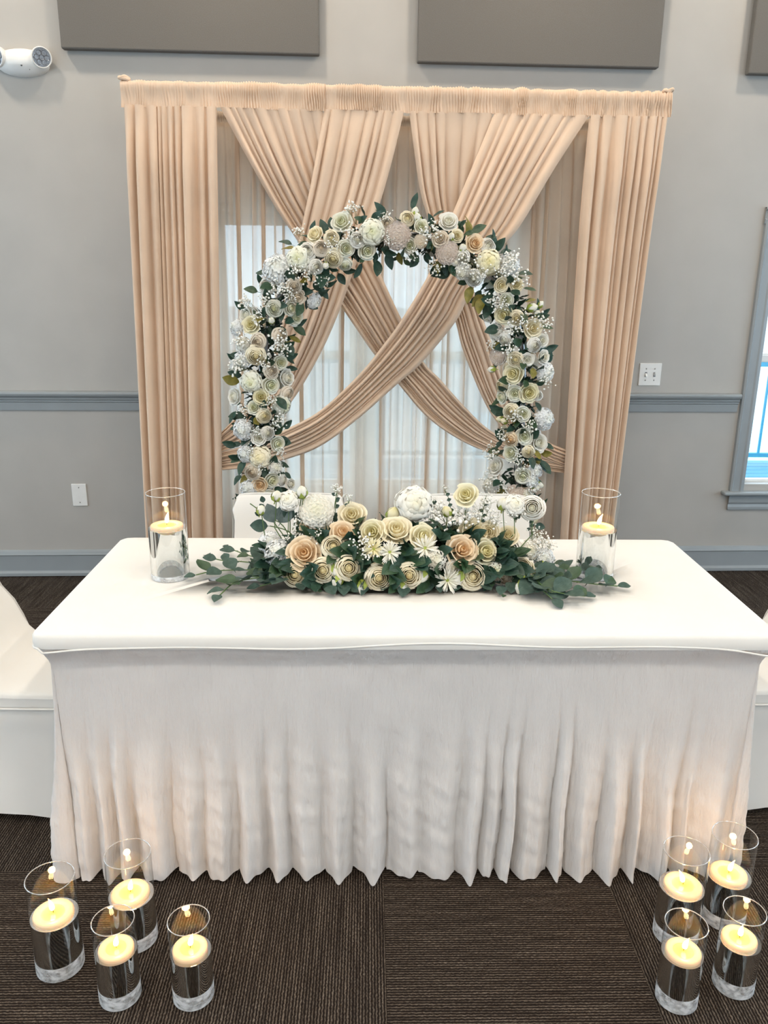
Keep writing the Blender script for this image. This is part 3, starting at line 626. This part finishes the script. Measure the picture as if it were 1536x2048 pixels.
def hydrangea(seed):
    rnd = random.Random(seed); m_ = MB(); n = 64; m_.lathe([(.3, -.45), (.72, -.1), (.66, .32), (.38, .58), (.001, .66)], 12, cap=False)
    for k in range(n):
        th = math.acos(1-1.25*(k+.5)/n); ph = k*2.39996; d = Vector((math.sin(th)*math.cos(ph), math.sin(th)*math.sin(ph), math.cos(th)*.85)); c = d*rnd.uniform(.82, 1.0)
        d = (d+Vector([rnd.uniform(-.4, .4) for _ in range(3)])).normalized(); a = d.orthogonal().normalized(); b_ = d.cross(a); r0 = rnd.uniform(0, 1.57)
        for q in range(4):
            e1 = a*math.cos(r0+q*1.5708)+b_*math.sin(r0+q*1.5708); e2 = d.cross(e1); s_ = rnd.uniform(.20, .27); cu = rnd.uniform(.0, .09)
            m_.add([c, c+e1*s_*.55+e2*s_*.45+d*cu, c+e1*s_*1.05+e2*s_*.22, c+e1*s_*1.05-e2*s_*.22, c+e1*s_*.55-e2*s_*.45+d*cu], [(0, 2, 1), (0, 3, 2), (0, 4, 3)])
    return m_.mesh('hydrangea')
def bud(seed):
    rnd = random.Random(seed); m_ = MB()
    for k in range(4): petal_patch(m_, k*1.7, 1.1, [(.12, -.9), (.55, -.55), (.72, -.05), (.60, .5), (.25, .88), (.02, .98+.02*k)], rnd, ruf=.03, drop=.12, tw=.18)
    return m_.mesh('flower_bud')
def sepals():
    m_ = MB()
    for k in range(5):
        a = k*1.2566; P = []
        for j, (r, z, w_) in enumerate([(.10, -1.1, .12), (.50, -.75, .42), (.76, -.30, .36), (.80, .12, .16), (.74, .38, .01)]): P.append([(r*math.cos(a)-s_*w_*math.sin(a), r*math.sin(a)+s_*w_*math.cos(a), z) for s_ in (-1, 0, 1)])
        m_.grid(P)
    m_.tube([(0, 0, -1.0), (0, 0, -1.6)], .10, 5); return m_.mesh('sepals')
def spider(seed):
    rnd = random.Random(seed); m_ = MB()
    for k in range(38):
        a = k*2.399; el = R_(12+46*((k % 3)/3)+rnd.uniform(-8, 8)); ln_ = rnd.uniform(.8, 1.08); d = Vector((math.cos(a)*math.cos(el), math.sin(a)*math.cos(el), math.sin(el))); s_ = Vector((-math.sin(a), math.cos(a), 0)); u_ = s_.cross(d)*-1
        P = []
        for q, w_, c in ((.08, .035, 0), (.45, .05, .05), (.8, .055, .05), (1.0, .02, -.02)): P.append([d*ln_*q-s_*w_+u_*(c+.03), d*ln_*q+u_*c, d*ln_*q+s_*w_+u_*(c+.03)])
        m_.grid(P)
    return m_.mesh('spider_flower')
def spray(seed, n=34, up=1.0):
    rnd = random.Random(seed); s_ = MB(); bl = MB(); base = Vector((0, 0, -.9*up))
    hubs = [Vector((rnd.uniform(-.35, .35), rnd.uniform(-.35, .35), rnd.uniform(-.1, .3))) for _ in range(6)]
    for h in hubs: s_.tube([base, base.lerp(h, .55)+Vector((rnd.uniform(-.08, .08), rnd.uniform(-.08, .08), 0)), h], .013, 3)
    ico = [(0,0,1),(.894,0,.447),(.276,.851,.447),(-.724,.526,.447),(-.724,-.526,.447),(.276,-.851,.447),(.724,.526,-.447),(-.276,.851,-.447),(-.894,0,-.447),(-.276,-.851,-.447),(.724,-.526,-.447),(0,0,-1)]
    ifc = [(0,1,2),(0,2,3),(0,3,4),(0,4,5),(0,5,1),(1,6,2),(2,7,3),(3,8,4),(4,9,5),(5,10,1),(6,7,2),(7,8,3),(8,9,4),(9,10,5),(10,6,1),(11,7,6),(11,8,7),(11,9,8),(11,10,9),(11,6,10)]
    for k in range(n):
        h = hubs[k % 6]; d = Vector((rnd.gauss(0, .30), rnd.gauss(0, .30), rnd.uniform(.1, .6))); p = h+d*.85; s_.tube([h, h+d*.4+Vector((rnd.uniform(-.05, .05),)*3), p], .008, 3)
        q = rnd.uniform(.055, .095); bl.add([p+Vector(v)*q*rnd.uniform(.8, 1.15) for v in ico], ifc)
    return s_.mesh('babys_breath'), bl.mesh('blossoms')
def leaf_mesh(wd, tip, bend, seed=0, n=8):
    rnd = random.Random(seed); P = []
    for i in range(n+1):
        t = i/n; w_ = wd*(math.sin(math.pi*t**tip))**.8 if 0 < t < 1 else .004; z = bend*t*t*.5; P.append([(t, s_*w_, z+abs(s_)*w_*.35+.02*math.sin(9*t+s_*2)) for s_ in (-1, -.5, 0, .5, 1)])
    m_ = MB().grid(P); m_.tube([(-.18, 0, 0), (0, 0, 0)], .016, 4); return m_.mesh('leaf')
FM = {'r': [rose(1), rose(2, 1.05), rose(3, .9)], 'n': [ranunculus(4), ranunculus(5), ranunculus(6)], 'p': [peony(7), peony(8)], 'k': [pompon(9)], 'h': [hydrangea(10), hydrangea(11)], 'b': [bud(12), bud(13)], 's': [spider(14), spider(15)]}
FN = {'r': 'rose', 'n': 'ranunculus', 'p': 'peony', 'k': 'pompon_flower', 'h': 'hydrangea', 'b': 'flower_bud', 's': 'spider_flower'}
SEP = sepals(); SPR = [spray(20+i) for i in range(4)]; SPU = [spray(40+i, 22) for i in range(2)]
LF = [leaf_mesh(.27, .85, -.3, 1), leaf_mesh(.24, .8, .25, 2), leaf_mesh(.30, .9, -.15, 3)]; EU = [leaf_mesh(.40, 1.0, -.2, 4), leaf_mesh(.36, .9, .2, 5)]
CEN = MB().lathe([(.20, .0), (.19, .08), (.12, .15), (.0001, .17)], 12, cap=False).mesh('flower_centre')
FR_ = random.Random(99)
def facing(p, nrm, size, spin=None, flat=1.0):
    q = Vector(nrm).normalized().to_track_quat('Z', 'Y'); return Matrix.Translation(p) @ q.to_matrix().to_4x4() @ Matrix.Rotation(FR_.uniform(0, 6.28) if spin is None else spin, 4, 'Z') @ Matrix.Diagonal((size, size, size*flat, 1))
HEADS = []
def clear_of(parent, pts, k=.92):
    return all((Vector(q)-c).length > r*k for pr, c, r in HEADS if pr is parent for q in pts)
def flower(kind, colr, p, nrm, size, parent):
    HEADS.append((parent, Vector(p), size))
    o = link(FN[kind], FR_.choice(FM[kind]), PET[colr], parent, facing(p, nrm, size), True)
    if kind == 'b': link('sepals', SEP, MT['sepal'], o)
    if kind == 's': link('flower_centre', CEN, MT['sepal'], o)
    return o
def leaf(p, d, nrm, size, parent, mat, lib=LF):
    d = Vector(d).normalized(); n_ = Vector(nrm)-d*Vector(nrm).dot(d)
    if n_.length < .01: n_ = d.orthogonal()
    n_.normalize(); y = n_.cross(d); mw = Matrix(((d.x, y.x, n_.x, p[0]), (d.y, y.y, n_.y, p[1]), (d.z, y.z, n_.z, p[2]), (0, 0, 0, 1))) @ Matrix.Diagonal((size, size, size, 1))
    return link('leaf', FR_.choice(lib), mat, parent, mw, True)
def breath(p, nrm, size, parent, lib=SPR):
    a, b_ = FR_.choice(lib); o = link('babys_breath', a, MT['twig'], parent, facing(p, nrm, size)); q = link('blossoms', b_, MT['breath'], o); q['kind'] = 'stuff'; return o

# ------------------------------------------------------------------ flower arch
AY = 1.20
CPX = [(522,1010),(520,900),(522,800),(524,740),(532,680),(552,610),(585,560),(632,518),(690,489),(750,474),(820,470),(890,488),(945,518),(990,562),(1020,608),(1038,660),(1045,720),(1045,800),(1042,880),(1036,950),(1032,1010)]
cl = spline([atY(x, y, AY) for x, y in CPX], 120); clpx = [(0, 0)]
x0_, x1_ = cl[0].x, cl[-1].x
AO = Vector(((x0_+x1_)/2, AY, 0))
arch = empty('flower_arch', AO, 0, 'freestanding arch covered in white and cream roses with dark leaves behind the table', 'flower arch')
full = [Vector((x0_-.015, AY, .012)), Vector((x0_-.01, AY, .3))]+cl+[Vector((x1_+.01, AY, .3)), Vector((x1_+.015, AY, .012))]
MB().tube([p-AO for p in full], .014, 8).build('frame_tube', MT['metal'], arch)
for x in (x0_-.015, x1_+.015): bevel(MB().box(x-AO.x-.14, x-AO.x+.14, -.16, .16, 0, .012).build('base_plate', MT['metal'], arch, smooth=False), .003, 1)
AR = .108
def nearest(p): return min(cl, key=lambda c: (c-p).length_squared)
def on_arch(px, py, R=AR):
    y = AY-R
    for _ in range(3):
        q = atY(px, py, y); c = nearest(Vector((q.x, AY, q.z))); o_ = Vector((q.x-c.x, 0, q.z-c.z)); m_ = min(o_.length, R*.96); y = AY-math.sqrt(max(0, R*R-m_*m_))
    q = atY(px, py, y); nrm = Vector((q.x-c.x, (y-AY), q.z-c.z)); nrm.normalize(); return q, nrm
PXM = 3.32/1600
AF = '''684 445 19 rG;631 470 17 rC;663 476 13 nC;642 497 14 nB;598 518 23 pG;615 504 16 nW;745 465 24 pG;715 480 13 nW;733 501 16 rG;691 497 16 rG;667 516 16 nC;690 529 12 nG;652 531 7 bW;622 538 8 nW;632 533 13 nW;775 447 11 nB;794 472 25 kM;557 540 29 hH;534 573 14 nW;588 572 13 nB;594 594 15 rB;548 617 15 nG;503 650 16 rY;494 631 16 rW;581 615 14 rG;590 634 16 rG;543 641 7 bW;560 671 14 nB;517 683 14 nB;627 601 15 hH;475 655 15 hH;
512 711 18 nC;561 725 15 rG;542 742 14 nB;572 756 19 rW;502 763 21 pG;541 770 17 rG;522 794 17 rY;471 793 17 rW;574 786 14 nB;562 810 21 pG;509 815 15 rG;528 831 14 nC;488 859 21 hH;518 875 15 rW;535 866 13 nW;555 887 15 rG;520 914 22 pC;493 908 17 hH;506 944 15 nB;550 933 14 hW;520 969 17 rP;543 960 17 rG;565 960 11 nW;581 968 12 rW;498 977 17 hH;497 994 15 hH;539 993 14 rG;485 720 16 hH;488 690 15 hW;
814 438 13 nC;830 424 8 bW;835 435 8 bW;842 453 14 rG;820 491 14 rG;841 483 13 kB;881 478 15 rB;897 444 17 rW;895 505 22 kM;914 472 13 rC;903 473 7 bW;949 488 17 rP;925 496 8 bW;975 493 14 nW;977 525 23 pY;924 514 13 nW;910 525 8 bW;1017 531 20 hH;925 542 17 hW;948 556 15 nW;1002 570 14 rC;1033 570 14 rC;1012 600 15 rG;1008 629 17 rY;1033 636 13 nC;1065 615 9 bW;1080 609 7 bW;1074 627 7 bW;993 664 16 hW;1065 657 17 rC;1010 678 12 nW;1083 681 13 rW;1068 690 13 nW;975 636 10 rW;
997 712 18 kM;1031 719 14 nC;1055 719 12 rW;1086 714 14 rW;1089 745 19 hH;1028 748 19 rY;983 739 7 bW;1004 772 13 nC;1057 785 21 rY;1030 786 15 rG;1005 794 14 rG;1075 791 10 nW;1022 822 14 nC;1046 828 15 rG;1000 838 7 bC;1008 842 7 bC;1086 838 22 hH;1022 878 14 nP;1049 872 16 rG;1076 886 20 rW;1023 906 18 rG;1057 904 12 nC;994 933 18 rW;1046 951 16 rG;1068 941 16 hH;1030 988 19 kM;983 972 18 hW;1062 960 15 hH;1078 970 8 bW;1072 976 7 bW;1052 991 13 hW;1002 715 12 rW'''
for it in AF.replace('\n', '').split(';'):
    x, y, r, kc = it.split(); x, y, r = float(x), float(y), float(r); q, nm_ = on_arch(x, y, AR-.3*r*PXM)
    nm_ = (nm_*.75 + (CAM-q).normalized()*.45 + Vector([FR_.uniform(-.22, .22) for _ in range(3)])).normalized()
    if kc[0] == 'b': nm_ = (on_arch(x, y)[1]*.9+Vector((FR_.uniform(-.4, .4), .25, FR_.uniform(-.1, .5)))).normalized()
    flower(kc[0], kc[1], q-AO, nm_, r*PXM*1.05*(1.15 if kc[0] == 'b' else 1), arch)
# the feet below the table line, and the back of the garland
for x in (x0_, x1_):
    for k in range(16):
        a = FR_.uniform(0, 6.28); nm_ = Vector((math.cos(a), math.sin(a), FR_.uniform(-.2, .3))); p = Vector((x, AY, .06+.036*k))+nm_*.085; flower(FR_.choice('rnh'), FR_.choice('WGCH'), p-AO, nm_, FR_.uniform(.026, .038), arch)
for k in range(40):
    c = FR_.choice(cl); a = FR_.uniform(.55, math.pi-.55); tg = Vector((math.cos(a), math.sin(a), FR_.uniform(-.3, .3))); flower(FR_.choice('rnnh'), FR_.choice('WGC'), c+tg*.085-AO, tg, FR_.uniform(.024, .036), arch)
# leaves between the flowers
made = 0
for k in range(1400):
    if made >= 285: break
    i = FR_.randrange(len(cl)); c = cl[i]; tan = (cl[min(i+1, 119)]-cl[max(i-1, 0)]).normalized(); n1 = Vector((0, -1, 0)); n2 = tan.cross(n1)
    a = FR_.uniform(-2.1, 2.1); rad = (n1*math.cos(a)+n2*math.sin(a)); d = (rad*.75+tan*FR_.uniform(-1, 1)+n2*FR_.uniform(-.4, .4)).normalized()
    rr_ = FR_.uniform(.055, .10); nrm = (rad+Vector((0, -.5, .2))).normalized()
    sz = FR_.uniform(.046, .076); b0 = c+rad*rr_-AO
    if not clear_of(arch, [b0+d*sz*.45, b0+d*sz]): continue
    made += 1; leaf(b0, d, nrm, sz, arch, MT['olive'] if FR_.random() < .14 else (MT['leaf2'] if FR_.random() < .25 else MT['leaf']))
# dense small foliage that fills the core
fm = MB(); lv = LF[0]; lvv = [v.co.copy() for v in lv.vertices]; lvf = [tuple(p.vertices) for p in lv.polygons]
for k in range(900):
    c = full[FR_.randrange(len(full))] if FR_.random() < .1 else FR_.choice(cl); d = Vector([FR_.uniform(-1, 1) for _ in range(3)]).normalized(); q = d.to_track_quat('X', 'Z').to_matrix(); s_ = FR_.uniform(.035, .055); fm.add([(c-AO)+d*FR_.uniform(.02, .045)+q @ (v*s_) for v in lvv], lvf)
fo = fm.build('foliage', MT['leaf'], arch); fo['kind'] = 'stuff'
AB = '''708 425 22;702 470 20;665 492 15;600 470 16;590 545 20;560 575 20;530 600 20;498 610 22;575 590 18;520 640 18;555 690 24;488 680 24;560 700 20;485 735 22;530 725 18;478 735 18;540 800 16;555 840 20;515 860 16;550 850 18;490 820 16;500 900 16;555 905 16;560 945 16;525 935 14;860 470 20;870 455 14;770 435 14;780 480 16;825 510 18;872 530 18;940 530 22;960 545 20;1015 520 24;1005 545 20;1035 560 22;985 600 22;1010 610 16;1025 660 22;1080 650 22;1050 640 18;1020 700 20;990 690 16;1085 760 20;1030 835 20;1060 850 20;1010 870 18;990 905 22;1040 930 18;985 960 24;1010 980 18;1060 985 18;1035 905 14;620 555 18;645 560 16'''
for it in AB.split(';'):
    x, y, r = map(float, it.split()); q, nm_ = on_arch(x, y, AR+.005); breath(q-AO, (nm_+Vector((0, -.2, .35))).normalized(), r*PXM*1.25, arch)

# ------------------------------------------------------------------ flowers lying along the table
EC = Vector((-.035, .005, TH+.025)); ER = Vector((.36, .115, .135))
cp = empty('floral_centrepiece', (EC.x, EC.y, TH), 0, 'long low arrangement of cream and peach roses with eucalyptus on the white table', 'flower arrangement')
CO = Vector((EC.x, EC.y, TH))
P = []
for i in range(13):
    t = -1+2*i/12; q = max(.05, (1-t**4))**.5; P.append([(t*.30, q*.075*math.cos(a), .003+q*.07*max(0, math.sin(a))) for a in [math.pi*k/10 for k in range(11)]])
MB().grid(P).build('foam_base', MT['foam'], cp)
def on_mound(px, py, lift=0):
    d = ray(px, py).normalized(); o_ = CAM-EC; s_ = Vector((1/ER.x, 1/ER.y, 1/ER.z)); a = Vector((d.x*s_.x, d.y*s_.y, d.z*s_.z)); b_ = Vector((o_.x*s_.x, o_.y*s_.y, o_.z*s_.z))
    A2, B2, C2 = a.dot(a), 2*a.dot(b_), b_.dot(b_)-1; D2 = B2*B2-4*A2*C2
    if D2 > 0:
        q = CAM+d*((-B2-math.sqrt(D2))/(2*A2)); e_ = q-EC; nrm = Vector((e_.x*s_.x**2, e_.y*s_.y**2, e_.z*s_.z**2)).normalized()
        if q.z > TH+.012: return q, nrm, True
        q = atZ(px, py, TH+.014); return q, Vector((0, -.9, .4)), True
    q = atY(px, py, .04); return q, Vector((FR_.uniform(-.3, .3), -.75, .55)), False
PXT = 2.28/1600
CF = '''578 1002 18 pW;604 984 11 bW;553 992 10 bW;522 1020 9 bW;634 1023 30 kW;625 1054 22 rP;647 1058 11 bC;704 1032 24 rC;685 1067 21 rP;666 1094 19 nC;610 1108 29 rP;591 1151 21 nC;647 1140 20 nC;697 1136 20 nC;757 1155 21 nC;670 1140 10 bW;675 1161 11 bW;725 1178 11 bW;745 1066 23 rY;792 1063 27 rC;786 1029 14 bY;828 1009 32 pW;748 1099 20 sY;779 1105 22 sW;804 1173 11 bW;819 1151 19 nC;557 1108 24 hH;540 1084 20 hH;845 1075 22 rY;850 1097 24 sW;922 1101 26 rP;947 1067 28 rC;977 1066 19 rC;969 1103 24 rY;1016 1103 25 nW;1016 1072 20 rC;1042 1144 20 nC;944 1156 22 nC;906 1136 12 nW;916 1156 12 bW;847 1151 11 bW;894 1162 24 sW;1006 1156 17 nB;1041 1178 11 bW;1084 1151 12 bW;1087 1116 18 hH;933 991 20 rY;1064 1016 20 nW;1028 1011 19 pW;1005 1008 11 bW;894 1023 10 bY;1059 1100 18 hW;870 1120 18 hW;990 1140 14 hG'''
for it in CF.split(';'):
    x, y, r, kc = it.split(); x, y, r = float(x), float(y), float(r); q, nm_, hit = on_mound(x, y)
    nm_ = (nm_*.6+(CAM-q).normalized()*.55+Vector([FR_.uniform(-.25, .25) for _ in range(3)])).normalized()
    if kc[0] == 'b': nm_ = Vector((FR_.uniform(-.5, .5), -.35, .85 if y < 1110 else -.75)).normalized(); r *= 1.1
    if q.z < TH+r*PXT*.8: q = atZ(x, y, TH+r*PXT*.85)
    flower(kc[0], kc[1], q-CO, nm_, r*PXT*1.2, cp)
    if not hit or y < 1030: MB().tube([q-CO, (q-CO).lerp(Vector((q.x-CO.x, .02, .05)), .5)+Vector((FR_.uniform(-.01, .01), 0, 0)), Vector(((q.x-CO.x)*.85, .02, .05))], .0016, 4).build('stem', MT['stem'], cp)
made = 0
for k in range(1500):                         # broad dark leaves through the mound
    if made >= 200: break
    x = FR_.uniform(-1, 1); a = FR_.uniform(-.15, 2.4); q = math.sqrt(max(.05, 1-x*x*.9)); nrm = Vector((x*.3, -math.cos(a), max(-.1, math.sin(a)))).normalized()
    p = Vector((x*ER.x*.95, -math.cos(a)*ER.y*q*.80, .03+max(0, math.sin(a))*ER.z*q*.72)); d = (nrm*.55+Vector((FR_.uniform(-1, 1), -.25, FR_.uniform(-.55, .4)))).normalized()
    s_ = FR_.uniform(.054, .084)
    if (p+d*s_).z < .006: d.z = abs(d.z)*.3; d.normalize(); p.z = max(p.z, .02)
    if not clear_of(cp, [p+d*s_*.45, p+d*s_]): continue
    made += 1; leaf(p, d, (nrm+Vector((0, -.4, .3))), s_, cp, MT['leaf2'] if FR_.random() < .25 else MT['leaf'])
fm = MB()
for k in range(260):
    x = FR_.uniform(-1, 1); a = FR_.uniform(0, math.pi); q = math.sqrt(max(.05, 1-x*x)); rr_ = FR_.uniform(.3, .72); p = Vector((x*ER.x*.9, -math.cos(a)*ER.y*q*rr_, .035+math.sin(a)*ER.z*q*rr_)); d = Vector((FR_.uniform(-1, 1), -math.cos(a)*.9, math.sin(a)+.2)).normalized(); qm = d.to_track_quat('X', 'Z').to_matrix(); s_ = FR_.uniform(.035, .05)
    fm.add([p+qm @ (v*s_) for v in lvv], lvf)
fo = fm.build('foliage', MT['leaf'], cp); fo['kind'] = 'stuff'
for px, py in ((700,1100),(720,1115),(735,1128),(810,1108),(822,1122),(868,1118),(882,1092),(990,1122),(640,1112),(770,1085),(705,1118),(765,1125),(880,1115),(835,1045),(730,1050),(655,1115)):
    q, nm_, hit = on_mound(px, py); q = q-nm_*.03-CO; leaf(q, (FR_.uniform(-1, 1), -.3, FR_.uniform(-.2, .7)), nm_, FR_.uniform(.045, .06), cp, MT['leaf'])
# a few leaves peeping out under the front row
for px, py in ((600,1180),(632,1185),(655,1188),(690,1185),(712,1170),(775,1182),(812,1188),(860,1180),(880,1185),(965,1180),(985,1170),(1025,1180),(1060,1165),(735,1188),(920,1178),(1005,1188)):
    p = atZ(px, py-16, TH+.022); leaf(p-CO, (FR_.uniform(-.5, .5), -1, -.28), (0, -.4, 1), FR_.uniform(.035, .05), cp, MT['euc'] if FR_.random() < .5 else MT['leaf'], EU if FR_.random() < .5 else LF)
for x, y, r in ((894,1050,46),(870,1035,34),(925,1040,34),(960,1030,28),(985,1045,26),(722,1092,26),(735,1110,22),(604,1045,26),(600,1075,26),(590,1085,22),(1084,1084,26),(1070,1070,20),(1030,1030,24),(1095,1095,20),(635,1080,20),(975,1010,22)):
    q, nm_, hit = on_mound(x, y); breath(q-CO, (nm_+Vector((0, 0, .6))).normalized(), r*PXT*1.15, cp)
def sprig(pts, r, parent):                    # upright stem of small flowers
    P = [atY(x, y, .05)-CO for x, y in pts]; MB().tube(spline(P, 10), .0012, 4).build('stem', MT['stem'], parent); e_ = P[-1]
    a, b_ = FR_.choice(SPU); o_ = link('babys_breath', a, MT['twig'], parent, facing(e_, (0, -.3, 1), r*PXT)); link('blossoms', b_, MT['breath'], o_)['kind'] = 'stuff'
    for k in range(5):
        p = P[0].lerp(P[-1], .25+.15*k); leaf(p, (FR_.choice((-1, 1)), -.2, .5), (0, -1, .4), .014, parent, MT['euc'], EU)
for pts, r in (([(662,1080),(668,1020),(674,985)], 20), ([(690,1080),(692,1030),(699,1000)], 20), ([(668,1060),(672,1000),(672,978)], 14), ([(905,1050),(898,1000),(889,980)], 14), ([(960,1060),(968,1010),(972,992)], 12), ([(850,1040),(862,1010),(868,1000)], 12), ([(1064,1080),(1060,1040),(1056,1030)], 18)): sprig(pts, r, cp)
# tall grey-green leaves at the left
for (x, y), (dx, dz), s_ in (((548,1045),(-.25,.9),.06), ((560,1046),(.35,.8),.065), ((536,1052),(-.85,.08),.052), ((575,1040),(.2,.9),.05), ((532,1030),(-.7,.6),.024), ((527,1005),(-.2,.9),.022), ((528,1018),(-.5,.7),.02), ((522,1030),(-.8,.4),.02), ((590,1045),(.7,.7),.05), ((655,1070),(.1,.9),.03), ((660,1050),(-.4,.8),.028), ((668,1040),(.5,.8),.028), ((1070,1050),(.5,-.1),.03), ((1030,1040),(.2,.8),.03)):
    p = atY(x, y, .05)-CO; leaf(p, (dx, -.15, dz), (.1, -1, .3), s_, cp, MT['euc2'] if s_ > .058 else MT['euc'], EU)
for pts in ([(590,1100),(572,1060),(560,1046)], [(585,1100),(570,1075),(548,1045)], [(600,1090),(575,1062),(540,1052)], [(580,1090),(580,1040),(578,1010)], [(560,1045),(540,1035),(500,1007)], [(585,1060),(598,1020),(603,990)]): MB().tube(spline([atY(x, y, .05)-CO for x, y in pts], 9), .0016, 4).build('stem', MT['stem'], cp)
# eucalyptus branches trailing to both ends
def branch(pts, n, size, seed, zz=.018):
    rnd = random.Random(seed); P = spline([atZ(x, y, TH+zz+.02*(1-i/(len(pts)-1)))-CO for i, (x, y) in enumerate(pts)], 24)
    o_ = MB().tube(P, .0018, 5).build('eucalyptus_branch', MT['stem'], cp)
    n = max(5, int(n*.75))
    for k in range(n):
        i = min(22, int(3+20*k/n)); tan = (P[i+1]-P[i]).normalized(); sd = Vector((-tan.y, tan.x, 0))*(1 if k % 2 else -1); d = (tan*.55+sd*rnd.uniform(.4, 1)+Vector((0, 0, rnd.uniform(-.05, .55)))).normalized(); s_ = size*rnd.uniform(1.25, 1.9)
        if (P[i]+d*s_).z < .006: d.z = .05
        leaf(P[i], d, Vector((rnd.uniform(-.4, .4), rnd.uniform(-.7, 0), 1)), s_, o_, MT['euc'] if rnd.random() < .75 else MT['leaf2'], EU)
    leaf(P[-1], (P[-1]-P[-2]).normalized(), Vector((0, -.3, 1)), size, o_, MT['euc'], EU)
for a in (([(575,1140),(500,1125),(440,1120),(418,1112)], 9, .030, 1), ([(580,1145),(500,1140),(430,1142),(392,1150)], 10, .034, 2), ([(580,1150),(520,1155),(470,1165),(440,1190)], 10, .036, 3), ([(570,1135),(520,1118),(480,1105),(455,1095)], 9, .026, 4), ([(590,1150),(545,1165),(520,1172)], 7, .038, 5), ([(570,1120),(545,1120),(520,1128)], 8, .040, 6), ([(575,1125),(540,1105),(520,1098)], 6, .036, 14),
          ([(1060,1140),(1110,1140),(1160,1135),(1190,1140)], 9, .030, 7), ([(1060,1145),(1130,1160),(1190,1168),(1235,1172)], 11, .038, 8), ([(1060,1150),(1100,1180),(1150,1190),(1170,1192)], 9, .038, 9), ([(1055,1150),(1085,1180),(1105,1198)], 9, .040, 10), ([(1060,1135),(1085,1130),(1120,1125)], 7, .024, 11), ([(1060,1150),(1090,1160),(1110,1168)], 8, .040, 12)): branch(*a)
for px, py in ((640,1180),(658,1185),(1000,1175),(1010,1190)): 
    p = atZ(px, py, TH+.012)-CO; leaf(p, (FR_.uniform(-.8, .8), -1, .1), (0, -.3, 1), .018, cp, MT['leaf2'], EU)

# nothing in the arrangement dips below the cloth
for o in cp.children_recursive:
    if o.type != 'MESH' or (o.parent != cp and not o.parent.name.startswith('eucalyptus')): continue
    zl = min((o.matrix_basis @ v.co).z for v in o.data.vertices)
    if zl < .0015: o.location.z += .0015-zl
